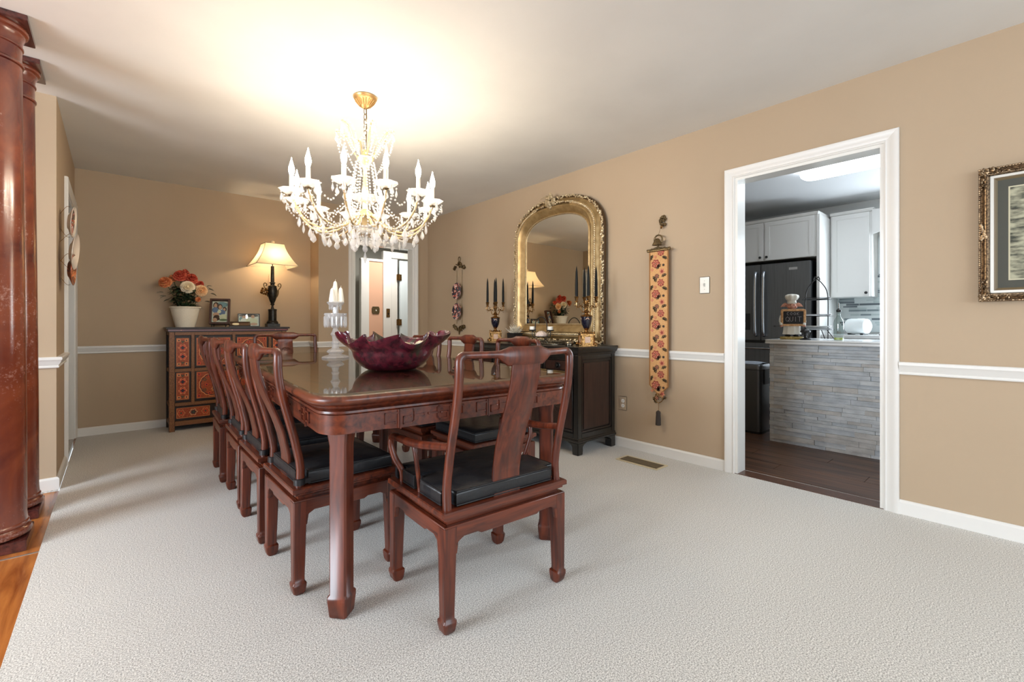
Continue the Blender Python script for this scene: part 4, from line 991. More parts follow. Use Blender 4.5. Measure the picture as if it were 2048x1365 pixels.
b.tube(bez([(-.06, .05, TOPZ+.17), (-.065, .10, TOPZ+.185), (-.065, .145, TOPZ+.165), (-.065, .165, TOPZ+.135)], 5), .0022, 5); b.sphere((-.066, .168, TOPZ+.125), .016, 10, 7)
b.build('crest', M_goldlite, mr)

# ---------------------------------------------------------------- candelabra
m_cobalt = mat('black_porcelain', (18, 18, 34), .12, coat=.8); m_medal = noise_col(mat('painted_medallion', (214, 190, 160), .3), (170, 110, 84), (226, 204, 176), nscale=60)
m_taper = mat('dark_green_taper', (14, 16, 15), .6, spec=.25)
def candelabrum(label, loc, rz):
    t = thing('candelabrum', loc, label, 'candelabrum', rz, 'candelabra on the buffet')
    b = MB()
    b.box(-.072, .072, -.072, .072, 0, .010); b.box(-.05, .05, -.05, .05, .010, .095); b.box(-.058, .058, -.058, .058, .086, .098)
    for sx in (-1, 1):
        for sy in (-1, 1): b.sphere((sx*.062, sy*.062, .014), (.018, .018, .014), 10, 6); b.tube(bez([(sx*.066, sy*.066, .012), (sx*.052, sy*.052, .04), (sx*.056, sy*.056, .088)], 4), .006, 6); b.sphere((sx*.05, sy*.05, .106), .010, 8, 6)
    b.lathe([(.04, .096), (.034, .106), (.016, .116), (.012, .128), (.018, .134), (.022, .142)], 20)
    b.build('gilt_base', M_brass, t, bevel=.0015); b = MB()
    b.lathe([(.046, .236), (.050, .240), (.044, .248), (.020, .256), (.014, .268), (.024, .278), (.018, .286), (.010, .296), (.012, .32), (.02, .34), (.012, .356), (.014, .37)], 20)
    b.build('gilt_stem', M_brass, t, bevel=.0015)
    for sy in (-1, 1):
        p = MB(); p.box(-.022, .022, sy*.0515-.0015, sy*.0515+.0015, .026, .074); p.build('painted_plaque', m_medal, t, bevel=.001)
    for sx in (-1, 1):
        p = MB(); p.box(sx*.0515-.0015, sx*.0515+.0015, -.022, .022, .026, .074); p.build('painted_plaque', m_medal, t, bevel=.001)
    u = MB(); u.lathe([(.018, .140), (.026, .148), (.038, .175), (.044, .205), (.046, .236)], 24, m=0)
    for a in (PI, PI/2+PI, 0):
        nx, ny = math.cos(a), math.sin(a)
        poly = [(.017*math.cos(2*PI*i/18), .203+.026*math.sin(2*PI*i/18)) for i in range(18)]
        def f(o): return lambda q, z: ((.030+.016*sstep(.15, .236, z)+o)*nx*math.cos(q/.045)-(.030+.016*sstep(.15, .236, z)+o)*ny*math.sin(q/.045), (.030+.016*sstep(.15, .236, z)+o)*ny*math.cos(q/.045)+(.030+.016*sstep(.15, .236, z)+o)*nx*math.sin(q/.045), z)
        u.prism(poly, f(-.003), f(.0015), 1)
    u.build('porcelain_urn', [m_cobalt, m_medal], t)
    R_ = .122
    for k in range(4):
        a = 2*PI*k/4+(0 if k else 0); c_, s_ = math.cos(a), math.sin(a)
        def Q(r, z): return (r*.66*c_, r*.66*s_, z)
        g = MB(); g.tube(bez([Q(.010, .300), Q(.04, .272), Q(.062, .30), Q(.075, .325), Q(.10, .312), Q(R_, .330), Q(R_, .36)], 5), .0045, 6)
        g.tube(bez([Q(.012, .35), Q(.045, .345), Q(.05, .318), Q(.032, .312)], 4), .003, 5); g.tube(bez([Q(R_, .345), Q(R_+.022, .34), Q(R_+.024, .325), Q(R_+.010, .322)], 4), .0025, 5)
        g.tube(bez([Q(.085, .318), Q(.092, .343), Q(.078, .348)], 4), .0028, 5)
        g.sphere(Q(R_, .315), .006, 7, 5); g.sphere(Q(R_, .300), .004, 6, 5)
        for q in range(3): g.sphere(Q(.05+.02*q, .322+.006*math.sin(q*2)), .0065, 6, 4)
        g.lathe([(.006, .352), (.018, .358), (.017, .361), (.009, .366), (.013, .378), (.015, .392), (.020, .398), (.018, .401), (.012, .400)], 14, (R_*.66*c_, R_*.66*s_, 0))
        g.build('branch', M_brass, t)
    return t
def taper(label, x, y, z):
    c = MB(); c.lathe([(.0115, 0), (.0125, .02), (.0118, .11), (.0085, .20), (.0035, .239), (.001, .245)], 14); c.tube([(0, 0, .241), (.001, 0, .252)], .0012, 5)
    o = c.build('taper_candle', m_taper, None, loc=(x, y, z)); tag(o, label, 'candle', 'dark taper candles in the candelabra'); return o
for nm, cx_, cy_, rz in (('far left candelabrum', 2.955, 3.648, -.593), ('right candelabrum', 2.900, 2.402, -.677)):
    candelabrum('gilt and black porcelain four-branch candelabrum on the %s end of the buffet' % ('far' if 'left' in nm else 'near'), (cx_, cy_, BT), rz)
    for k in range(4):
        a = 2*PI*k/4+rz; x, y = cx_+.0805*math.cos(a), cy_+.0805*math.sin(a)
        where = ['at the right', 'at the back middle', 'at the left', 'at the front middle'][k]
        taper('dark green taper candle %s of the %s' % (where, 'far candelabrum left of the mirror' if 'left' in nm else 'near candelabrum at the mirror corner'), x, y, BT+.400)
# ---------------------------------------------------------------- small things on the buffet
pl = thing('potted_succulent', (2.98, 3.375, BT), 'pale spiky silver plant in a square black pot on the buffet', 'plant')
b = MB(); b.loft([[(-h, -h, z), (h, -h, z), (h, h, z), (-h, h, z)] for h, z in ((.050, 0), (.056, .085), (.056, .090), (.048, .090), (.047, .075))]); b.build('pot', M_black, pl, bevel=.002)
rn = random.Random(8); b = MB()
for k in range(85):
    a = rn.uniform(0, 2*PI); e = rn.uniform(.1, 1.3); L_ = rn.uniform(.05, .095); c0 = Vector((rn.uniform(-.03, .03), rn.uniform(-.03, .03), .085)); d = Vector((math.cos(a)*math.cos(e), math.sin(a)*math.cos(e), math.sin(e)))
    j = Vector((rn.uniform(-.02, .02), rn.uniform(-.02, .02), rn.uniform(-.01, .015))); p1 = c0+d*L_*.55+j*.5; p2 = c0+d*L_+j
    b.tube([c0, p1, p2], [.0028, .0024, .0012], 5); b.tube([p1, p1+Vector((rn.uniform(-.02, .02), rn.uniform(-.02, .02), .018))], [.002, .001], 5)
b.build('spiky_foliage', mat('silver_foliage', (214, 206, 188), .5), pl)
th = thing('tealight_holder', (2.93, 2.955, BT), 'black wrought iron tealight holder with arched handle on the tray', 'candle holder')
b = MB(); q = .0
for s_ in (-1, 1):
    b.tube(bez([(0, s_*.03, .004), (0, s_*.05, .03), (0, s_*.105, .055), (0, s_*.118, .085), (0, s_*.115, .108)], 5), .004, 6)
    b.lathe([(.006, .106), (.030, .110), (.037, .118), (.035, .119), (.006, .112)], 16, (0, s_*.115, 0))
    b.tube([(0, s_*.075, .10), (0, s_*.075, .155)], .0035, 6)
b.tube(bez([(0, -.075, .14), (0, -.07, .19), (0, -.035, .225), (0, 0, .235), (0, .035, .225), (0, .07, .19), (0, .075, .14)], 5), .0045, 6)
b.tube([(.0+.0*math.cos(2*PI*i/24), .052*math.cos(2*PI*i/24), .034+.022*math.sin(2*PI*i/24)) for i in range(24)], .0035, 6, ring=True)
b.tube(bez([(0, -.12, .11), (0, -.09, .09), (0, -.085, .06), (0, -.05, .05)], 4), .003, 5); b.tube(bez([(0, .12, .11), (0, .09, .09), (0, .085, .06), (0, .05, .05)], 4), .003, 5)
for s_ in (-1, 1): b.tube([(-.04, s_*.04, .002), (0, s_*.03, .012), (.04, s_*.04, .002)], .0035, 6)
b.build('iron_frame', M_black, th)
for s_, w in ((-1, 'right'), (1, 'left')):
    c = MB(); c.lathe([(.001, 0), (.024, 0), (.026, .004), (.026, .030), (.022, .031), (.020, .026), (.001, .026)], 20); o = c.build('votive_candle', m_wax, None, loc=(2.93, 2.955+s_*.115, BT+.1185)); tag(o, 'white votive candle in the %s cup of the iron tealight holder' % w, 'candle', 'votive candles in the iron holder')
st = thing('crystal_rock', (2.935, 2.955, BT+.0565), 'pinkish white crystal rock resting in the iron tealight holder', 'rock')
b = MB(); b.lathe([(.03, 0), (.058, .004), (.060, .016), (.046, .036), (.022, .050), (.001, .054)], 9); b.build('rock_body', noise_col(mat('rose_quartz', (236, 214, 200), .25, trans=.2), (226, 196, 180), (248, 236, 226), nscale=30), st, smooth=False, bevel=.004)
tr_ = thing('serving_tray', (2.93, 2.945, BT), 'ornate openwork silver tray with scrolled rim on the buffet before the mirror', 'tray')
b = MB(); L_, W_ = .30, .115
def oval(k, n=60): return (W_*math.copysign(abs(math.cos(2*PI*k/n))**.75, math.cos(2*PI*k/n)), L_*math.copysign(abs(math.sin(2*PI*k/n))**.75, math.sin(2*PI*k/n)))
m_sil = noise_col(mat('tarnished_silver', (110, 100, 84), .3, .95), (52, 46, 38), (170, 160, 140), nscale=40)
b.add([(*oval(k), .006) for k in range(60)]+[(*oval(k), .002) for k in range(60)], [tuple(range(60)), tuple(range(60, 120))]+[(k, (k+1) % 60, 60+(k+1) % 60, 60+k) for k in range(60)])
for z, k_ in ((.008, 1.0), (.030, 1.08)): b.tube([(oval(k)[0]*k_, oval(k)[1]*k_, z) for k in range(60)], .0035, 6, ring=True)
for k in range(60): x, y = oval(k); x2, y2 = oval((k+1) % 60); b.tube([(x, y, .008), (x2*1.08, y2*1.08, .030)], .002, 5); b.tube([(x2, y2, .008), (x*1.08, y*1.08, .030)], .002, 5)
b.build('tray_body', m_sil, tr_)
th.location.z += .006; st.location.z += .006
for o in bpy.data.objects:
    if o.name.startswith('votive'): o.location.z += .006
for i, (x, y, r, lb) in enumerate(((2.80, 2.50, .034, 'small dark round trinket box by the foot of the near candelabrum'),)):
    o = thing('trinket_box', (x, y, BT), lb, 'trinket box'); MB().lathe([(r*.8, 0), (r, .006), (r, .02), (r*1.02, .022), (r*.9, .032), (r*.3, .038), (.006, .044), (.001, .046)], 20).build('box_body', m_sil, o)

# ---------------------------------------------------------------- hanging plates
m_imari = mat('imari_plate', (200, 120, 100), .15, coat=.6)
def _im(m, cols, sc_=9.):
    nt = m.node_tree; b = nt.nodes['Principled BSDF']; N = nt.nodes.new; L = nt.links.new
    tc = N('ShaderNodeTexCoord'); n = N('ShaderNodeTexNoise'); n.inputs['Scale'].default_value = sc_; n.inputs['Distortion'].default_value = 2.2; n.inputs['Detail'].default_value = 2; L(tc.outputs['Object'], n.inputs['Vector'])
    r = N('ShaderNodeValToRGB'); r.color_ramp.interpolation = 'CONSTANT'; e = r.color_ramp.elements
    e[0].position = 0; e[0].color = (*lin(cols[0]), 1); e[1].position = .42; e[1].color = (*lin(cols[1]), 1)
    for p, c in zip((.5, .56, .63), cols[2:]): q = e.new(p); q.color = (*lin(c), 1)
    L(n.outputs['Fac'], r.inputs[0]); L(r.outputs[0], b.inputs['Base Color'])
_im(m_imari, [(30, 38, 56), (46, 48, 60), (176, 64, 40), (226, 206, 196), (190, 80, 52)], 11)
m_porc = mat('cream_porcelain', (228, 218, 204), .2, coat=.5); m_cop = mat('copper_lustre', (176, 90, 50), .2, .4, coat=.5)
_im(m_cop, [(120, 54, 34), (170, 84, 44), (206, 116, 66), (120, 60, 40), (196, 104, 60)], 7)
pm_ = mat('plate_mix', (200, 150, 120), .2); 
def plate_prof(r): return [(.001, -.004), (r*.45, -.004), (r*.5, 0), (r*.9, .016), (r, .021), (r*.995, .0235), (r*.88, .019), (r*.5, .005), (.001, .004)]
hg = thing('plate_hanger', (XR-.004, 4.648, 0), 'dark leafy metal plate hanger on the right wall holding two oval plates', 'plate hanger')
def hanger(par, z0, z1, nx, wdt=.055):
    b = MB(); rn_ = random.Random(4)
    for sy in (-1, 1): b.tube([(nx*.006, sy*wdt, z1-.16), (nx*.006, sy*wdt, z0+.14)], .0025, 5)
    b.tube([(nx*.006, .022*math.cos(2*PI*i/16), z1-.028+.03*math.sin(2*PI*i/16)) for i in range(16)], .004, 6, ring=True)
    for s_, zz_, sgn in ((1, z1-.11, 1), (1, z0+.085, -1)):
        for k in range(46):
            u = rn_.uniform(-1, 1); y = u*.120; hgt = .055*(1-abs(u)*.75); z = zz_+sgn*(rn_.uniform(-.2, 1)*hgt) - sgn*.035*abs(u)
            d = Vector((0, rn_.uniform(-1, 1), rn_.uniform(-1, 1))).normalized(); T = Matrix.Translation((nx*(.006+rn_.uniform(0, .008)), y, z)) @ d.to_track_quat('X', 'Z').to_matrix().to_4x4()
            b.sphere((0, 0, 0), (.024, .014, .005), 6, 4, 0, T)
    for k in range(8): b.sphere((nx*.008, 0, z0+.01+k*.009), .006+.0015*k, 6, 4)
    return b
hanger(hg, .885, 1.846, -1).build('leafy_frame', M_bronze, hg)
for zc, lb in ((1.425, 'upper oval red and blue porcelain plate in the leafy hanger on the right wall'), (1.175, 'lower oval blue and red porcelain plate in the leafy hanger on the right wall')):
    o = thing('decorative_plate', (XR-.030, 4.648, zc), lb, 'plate', 0, 'plates in the leafy hanger'); b = MB(); b.lathe(plate_prof(.096), 40, T=Matrix.Rotation(-PI/2+.06, 4, 'Y'), sx=1.07); b.build('plate_body', m_imari, o)
# left wall pair seen edge-on
for i, (y, zc, r, tilt, rzz, mt, lb) in enumerate([(4.20, 1.700, .098, .30, .32, m_porc, 'highest cream porcelain plate hanging on the left wall by the door'), (4.16, 1.500, .112, .36, .40, m_porc, 'cream scalloped plate on the left wall above the copper one'), (4.20, 1.385, .100, .12, .28, m_cop, 'copper-orange plate hanging lowest on the left wall')]):
    o = thing('decorative_plate', (XL+.045+.012*(i == 1), y, zc), lb, 'plate', 0, 'plates on the left wall')
    b = MB(); T = Matrix.Rotation(-rzz*.25, 4, 'Z') @ Matrix.Rotation(PI/2+tilt*.22, 4, 'Y'); b.lathe(plate_prof(r), 40, T=T, sx=1.05)
    b.build('plate_body', mt if i != 0 else m_porc, o)
    if i == 0:
        f = MB(); f.lathe([(.001, .0055), (r*.48, .0062), (r*.8, .0165), (r*.78, .0155), (.001, .0045)], 40, T=T, sx=1.05); f.build('painted_centre', m_imari, o)
    w_ = MB(); w_.tube(bez([(-.042-.012*(i == 1), 0, r*.5), (-.012, 0, r*1.0), (.006, -.0, r*1.0)], 4), .0014, 5); w_.build('wire_hook', M_brass, o); w_ = MB(); w_.tube(bez([(-.042-.012*(i == 1), 0, -r*.5), (-.012, 0, -r*1.0), (.006, 0, -r*1.0)], 4), .0014, 5); w_.build('wire_hook', M_brass, o)

# ---------------------------------------------------------------- tapestry bell pull
bp_ = thing('bell_pull', (XR-.032, 1.905, 0), 'long narrow floral tapestry bell pull with brass bell on the right wall', 'wall hanging')
m_tap = noise_col(mat('tapestry_gold', (206, 158, 104), .85), (190, 140, 88), (216, 170, 116), nscale=60, bump=.4, bscale=420, dist=.002)
m_tb = mat('tapestry_border', (150, 104, 60), .85); m_tr = noise_col(mat('tapestry_red', (156, 62, 54), .85), (118, 40, 40), (168, 80, 66), nscale=120); m_td = mat('tapestry_dark', (62, 48, 40), .85); m_tp = mat('tapestry_pink', (196, 126, 96), .85); m_tg = mat('tapestry_olive', (104, 84, 52), .85)
b = MB(); hw_ = .078; zt, zb, zp = 1.588, .545, .475; X0 = -.004
# slightly rippled cloth with pointed end
rows = []; K = 30
for k in range(K+1):
    z = zt+(zb-zt)*k/K; wv = .002*math.sin(k*.9); rows.append([(X0-.006+wv, -hw_, z), (X0-.006+wv, hw_, z), (X0+wv, hw_, z), (X0+wv, -hw_, z)])
rows.append([(X0-.006, -.012, zp+.01), (X0-.006, .012, zp+.01), (X0, .012, zp+.01), (X0, -.012, zp+.01)])
b.loft(rows, m=0)
for sy in (-1, 1):
    b.box(X0-.0095, X0-.004, sy*hw_-.0045, sy*hw_+.0045, zb, zt, 1)
    b.tube([(X0-.006, sy*hw_, zb), (X0-.006, sy*.012, zp+.01)], .0045, 5, 1)
def pat(cy, cz, r, mi, n=5, k=.6, lay=0, rot=0):
    poly = []
    for i in range(n*4):
        a = 2*PI*i/(n*4)+rot; rr = r*(k+(1-k)*abs(math.cos(n*(a-rot)/2))); poly.append((cy+rr*math.cos(a), cz+rr*math.sin(a)))
    poly = [(min(.070, max(-.070, y)), z) for y, z in poly]
    x0 = X0-.0088-lay*.0004; b.prism(poly, lambda y, z: (x0, y, z), lambda y, z: (x0+.004, y, z), mi)
def rosette(cy, cz, r, c1=2, c2=4):
    pat(cy, cz, r, c1, 7, .72, 0, .3); pat(cy, cz, r*.72, c2, 6, .7, 1, .1); pat(cy, cz, r*.52, c1, 6, .7, 2, .7); pat(cy, cz, r*.30, c2, 5, .7, 3); pat(cy, cz, r*.14, 3, 5, .8, 4)
def sprig(cy, cz, a0, s=1.):
    for j in range(5):
        a = a0+(j-2)*.5; pat(cy+math.cos(a)*.016*s, cz+math.sin(a)*.016*s, .011*s, 3 if j % 2 else 5, 2, .25, 0, a)
z = 1.575; k = 0; per = .235
while z > .53:
    rosette(-.018, z, .030); rosette(.026, z-.085, .036); rosette(.015, z-.182, .020, 3, 4); pat(-.028, z-.148, .024, 4, 6, .6, 0, .2); pat(-.028, z-.148, .013, 2, 5, .6, 1)
    sprig(-.045, z-.055, 2.0); sprig(-.008, z-.118, .8, 1.1); sprig(.046, z-.210, 2.6, 1.2); sprig(-.05, z-.19, 1.2); sprig(.052, z-.04, .5); pat(-.040, z-.100, .010, 3, 6, .8); pat(.056, z-.13, .014, 4, 4, .5); pat(.030, z-.032, .012, 4, 5, .6)
    z -= per; k += 1
pat(0, .515, .012, 3, 6, .8)
b.build('tapestry_band', [m_tap, m_tb, m_tr, m_td, m_tp, m_tg], bp_, smooth=False)
b = MB(); b.tube([(X0-.008, -.098, 1.592), (X0-.008, .098, 1.592)], .009, 8)
rn = random.Random(2)
for k in range(36): u = -1+2*k/35; b.sphere((X0-.012, u*.094, 1.594+.014*(1-abs(u))+rn.uniform(-.006, .006)), rn.uniform(.006, .010), 6, 5)
b.build('brass_header', M_bronze, bp_)
b = MB(); b.tube([(X0-.012, .034*math.cos(2*PI*i/22), 1.672+.036*math.sin(2*PI*i/22)) for i in range(22)], .006, 7, ring=True)
b.lathe([(.037, 0), (.036, .006), (.027, .022), (.022, .040), (.014, .050), (.004, .053)], 20, (X0-.030, 0, 1.628)); b.lathe([(.034, .001), (.001, .004)], 20, (X0-.030, 0, 1.628)); b.sphere((X0-.030, 0, 1.625), .007, 8, 6); b.tube([(X0-.012, 0, 1.63), (X0-.012, 0, 1.60)], .004, 6)
b.build('bell', M_bronze, bp_)
MB().tube([(X0-.012, 0, 1.706), (.004, -.012, 1.780)], .0012, 5).build('hanging_wire', M_bronze, bp_)
b = MB(); b.tube(bez([(X0-.006, .012, .488), (X0-.008, .030, .462), (X0-.008, .034, .44), (X0-.008, .0, .415), (X0-.008, -.034, .44), (X0-.008, -.030, .462), (X0-.006, -.012, .488)], 5), .0035, 6)
for s_ in (-1, 1): b.tube([(X0-.008, s_*.016+.012*math.cos(2*PI*i/14), .470+.010*math.sin(2*PI*i/14)) for i in range(14)], .003, 5, ring=True)
b.tube([(X0-.008, 0, .490), (X0-.008, 0, .475)], .004, 6); b.tube([(X0-.008, 0, .418), (X0-.008, 0, .352)], .002, 5); b.build('brass_ring', M_brass, bp_)
b = MB(); n = 18; b.loft([[(X0-.014+r*(1+.07*(i % 2))*math.cos(2*PI*i/n), r*(1+.07*(i % 2))*math.sin(2*PI*i/n), z) for i in range(n)] for r, z in ((.004, .356), (.014, .350), (.017, .338), (.016, .33), (.018, .30), (.020, .245), (.016, .243))]); b.build('tassel', mat('dark_tassel', (50, 42, 36), .8), bp_)
hk = thing('ornate_hook', (XR-.002, 1.888, 1.818), 'small ornate brass wall hook above the tapestry bell pull', 'hook')
b = MB(); rn = random.Random(6)
for k in range(34):
    a = rn.uniform(0, 2*PI); r = rn.random()**.5; b.sphere((-.010-rn.uniform(0, .012)*(1-r), .028*r*math.cos(a)*(1-.3*math.sin(a)), .004+.044*r*math.sin(a)), rn.uniform(.006, .011), 6, 5)
b.sphere((-.016, 0, .030), .013, 10, 7); b.build('hook_plate', M_bronze, hk)
b = MB(); b.tube(bez([(-.012, 0, -.03), (-.018, .004, -.052), (-.03, .006, -.056), (-.034, 0, -.045)], 5), .0045, 6); b.sphere((-.034, 0, -.046), .008, 8, 6); b.build('hook_prong', M_brass, hk)

# ---------------------------------------------------------------- switch, outlet, floor vent
sw = thing('light_switch', (XR-.0005, 1.561, 1.303), 'white toggle light switch plate left of the kitchen doorway', 'light switch')
MB().box(-.006, 0, -.037, .037, -.060, .060).build('plate', M_outlet, sw, bevel=.003)
b = MB(); b.box(-.008, -.005, -.006, .006, -.013, .013); b.box(-.018, -.006, -.0035, .0035, -.004, .010, 0, Matrix.Rotation(.3, 4, 'Y')); 
for z in (-.030, .030): b.lathe([(.003, 0), (.003, .0015), (.001, .002)], 8, T=Matrix.Translation((-.006, 0, z)) @ Matrix.Rotation(-PI/2, 4, 'Y'))
b.build('toggle', mat('toggle_grey', (190, 188, 180), .4), sw)
ol = thing('electrical_outlet', (XR-.0005, 2.258, .362), 'wall-coloured duplex outlet low on the wall right of the buffet', 'outlet')
MB().box(-.006, 0, -.036, .036, -.058, .058).build('plate', M_wall, ol, bevel=.003)
b = MB()
for z in (-.020, .020):
    b.lathe([(.0155, 0), (.0155, .003), (.001, .0032)], 20, T=Matrix.Translation((-.006, 0, z)) @ Matrix.Rotation(-PI/2, 4, 'Y'), m=0)
    for y in (-.005, .005): b.box(-.0100, -.009, y-.001, y+.001, z-.002, z+.006, 1)
    b.box(-.0100, -.009, -.002, .002, z-.010, z-.006, 1)
b.build('receptacle', [M_outlet, M_black], ol)
vt = thing('floor_vent', (2.925, 1.905, 0), 'cream metal floor register in the carpet near the right wall', 'vent')
b = MB(); VX, VY = .075, .175
for a in ((-VX, -VX+.016, -VY, VY), (VX-.016, VX, -VY, VY), (-VX+.016, VX-.016, -VY, -VY+.018), (-VX+.016, VX-.016, VY-.018, VY)): b.box(a[0], a[1], a[2], a[3], .0005, .007)
b.build('frame', mat('vent_cream', (206, 192, 160), .4), vt, bevel=.002)
b = MB(); b.box(-VX+.016, VX-.016, -VY+.018, VY-.018, .0005, .0012); b.build('backing', M_black, vt)
b = MB()
for k in range(40): y = -VY+.020+k*(2*VY-.040)/39; b.box(-VX+.016, VX-.016, y-.0014, y+.0014, .0014, .0055, 0)
for x in (-.02, .02): b.box(x-.002, x+.002, -VY+.018, VY-.018, .0014, .006)
b.build('louvre', mat('vent_brown', (120, 104, 80), .5), vt, smooth=False)

# ---------------------------------------------------------------- framed picture on the right wall
PY1, PY0, PZ0, PZ1 = .181, -.42, 1.133, 1.776
fp_ = thing('framed_picture', (XR-.002, (PY0+PY1)/2, PZ0), 'large ornate bronze framed landscape print, cut by the right image edge', 'picture')
m_pf = noise_col(mat('antique_bronze_frame', (120, 96, 70), .35, .8), (70, 52, 38), (168, 142, 110), nscale=24); m_lin = mat('silver_liner', (206, 202, 192), .4, .2)
Wp, Hp = (PY1-PY0)/2, PZ1-PZ0
def prect(o): return [(-Wp+o, o), (Wp-o, o), (Wp-o, Hp-o), (-Wp+o, Hp-o)]
def pring(prof, name, mt, par=fp_):
    m = MB(); m.loft([[(-h, y, z) for y, z in prect(o)] for o, h in [(o_*.56, h_) for o_, h_ in prof]], False, False); return m.build(name, mt, par, ang=30)
pring([(0, 0), (0, .022), (.004, .028), (.012, .030), (.016, .024), (.028, .020), (.036, .030), (.040, .034), (.048, .036), (.052, .030), (.062, .030), (.066, .026), (.070, .018), (.070, 0)], 'frame', m_pf)
pring([(.070, .016), (.072, .019), (.092, .019), (.094, .014)], 'liner', m_lin)
m1 = MB(); m2 = MB()
for o, st_, r, hh, t_ in ((.0045, .010, .0036, .029, m1), (.032, .0062, .0024, .031, m2)):
    P = [Vector(p) for p in prect(o)]
    for a, c in zip(P, P[1:]+P[:1]):
        n = int((c-a).length/st_)
        for k in range(n): q = a.lerp(c, k/n); t_.sphere((-hh, q.x, q.y), (r, r*(1.2 if a.x == c.x else 1.9), r*(1.9 if a.x == c.x else 1.2)), 5, 4)
m1.build('outer_beading', m_pf, fp_); m2.build('inner_beading', m_pf, fp_)
rn = random.Random(9); b = MB()
for (cy, cz, sy, sz) in ((-Wp, 0, 1, 1), (Wp, 0, -1, 1), (Wp, Hp, -1, -1), (-Wp, Hp, 1, -1)):
    b = MB(); b.box(-.034, -.018, *sorted((cy+sy*.005, cy+sy*.032)), *sorted((cz+sz*.005, cz+sz*.032)))
    for k in range(44):
        u = rn.random(); a = rn.random(); y, z = (u*.10, a*.030) if rn.random() < .5 else (a*.030, u*.10)
        b.sphere((-.030-rn.uniform(0, .010), cy+sy*(.004+y), cz+sz*(.004+z)), (.006, rn.uniform(.004, .0075), rn.uniform(.004, .0075)), 6, 4)
    b.build('corner_ornament', m_pf, fp_)
for (cy, cz) in ((Wp, Hp/2), (-Wp, Hp/2), (0, 0), (0, Hp)):
    b = MB()
    for k in range(24):
        u = rn.uniform(-1, 1); v = .008+.024*rn.random()*(1-abs(u)); y, z = ((math.copysign(1, -cy)*v, u*.05) if cz == Hp/2 else (u*.05, (1 if cz == 0 else -1)*v))
        b.sphere((-.032, cy+y, cz+z), (.006, .007, .008), 6, 4)
    b.build('side_ornament', m_pf, fp_)
b = MB(); b.loft([[(-h, y, z) for y, z in prect(o)] for o, h in ((.0525, .014), (.064, .004))], False, False); b.build('bevelled_slip', mat('brown_slip', (120, 100, 74), .5), fp_); b = MB(); b.add([(-.004, y, z) for y, z in prect(.062)], [(0, 1, 2, 3)]); b.build('mat_board', mat('slate_mat_board', (84, 80, 74), .8), fp_, smooth=False)
b = MB(); b.add([(-.0048, y, z) for y, z in prect(.099)], [(0, 1, 2, 3)]); b.build('inner_mat', mat('cream_mat_board', (220, 206, 180), .8), fp_, smooth=False)
m_pr = noise_col(mat('landscape_print', (120, 116, 104), .7), (66, 64, 56), (190, 180, 156), scale=(1, 3, 9), nscale=6, detail=12)
b = MB(); b.add([(-.0056, y, z) for y, z in prect(.1045)], [(0, 1, 2, 3)]); b.build('landscape_print', m_pr, fp_, smooth=False)
b = MB(); b.add([(-.0100, y, z) for y, z in prect(.056)], [(0, 1, 2, 3)]); b.build('pane', M_glass, fp_, smooth=False)

# ---------------------------------------------------------------- columns
m_marb = mat('faux_marble_red', (118, 54, 40), .22, coat=.6)
def _marb():
    nt = m_marb.node_tree; b = nt.nodes['Principled BSDF']; N = nt.nodes.new; L = nt.links.new
    tc = N('ShaderNodeTexCoord'); n = N('ShaderNodeTexNoise'); n.inputs['Scale'].default_value = 3.2; n.inputs['Detail'].default_value = 7; n.inputs['Distortion'].default_value = 1.0; L(tc.outputs['Object'], n.inputs['Vector'])
    r = N('ShaderNodeValToRGB'); e = r.color_ramp.elements; e[0].position = .3; e[0].color = (*lin((84, 32, 28)), 1); e[1].position = .7; e[1].color = (*lin((150, 78, 48)), 1)
    L(n.outputs['Fac'], r.inputs[0])
    n1 = N('ShaderNodeTexNoise'); n1.inputs['Scale'].default_value = 3.0; n1.inputs['Detail'].default_value = 2; L(tc.outputs['Object'], n1.inputs['Vector'])
    n2 = N('ShaderNodeTexNoise'); n2.inputs['Scale'].default_value = 55; n2.inputs['Detail'].default_value = 6; n2.inputs['Roughness'].default_value = .8; L(tc.outputs['Object'], n2.inputs['Vector'])
    a = N('ShaderNodeMath'); a.operation = 'MULTIPLY'; L(n1.outputs['Fac'], a.inputs[0]); L(n2.outputs['Fac'], a.inputs[1])
    r2 = N('ShaderNodeValToRGB'); r2.color_ramp.elements[0].position = .31; r2.color_ramp.elements[1].position = .38; L(a.outputs[0], r2.inputs[0])
    k = N('ShaderNodeMath'); k.operation = 'MULTIPLY'; k.inputs[1].default_value = .55; L(r2.outputs[0], k.inputs[0])
    mx = N('ShaderNodeMix'); mx.data_type = 'RGBA'; L(k.outputs[0], mx.inputs[0]); L(r.outputs[0], mx.inputs[6]); mx.inputs[7].default_value = (*lin((196, 160, 148)), 1); L(mx.outputs[2], b.inputs['Base Color'])
_marb()
m_mcap = noise_col(mat('faux_marble_dark', (72, 34, 32), .25, coat=.5), (50, 24, 24), (96, 48, 42), nscale=9)
ftop = -.012
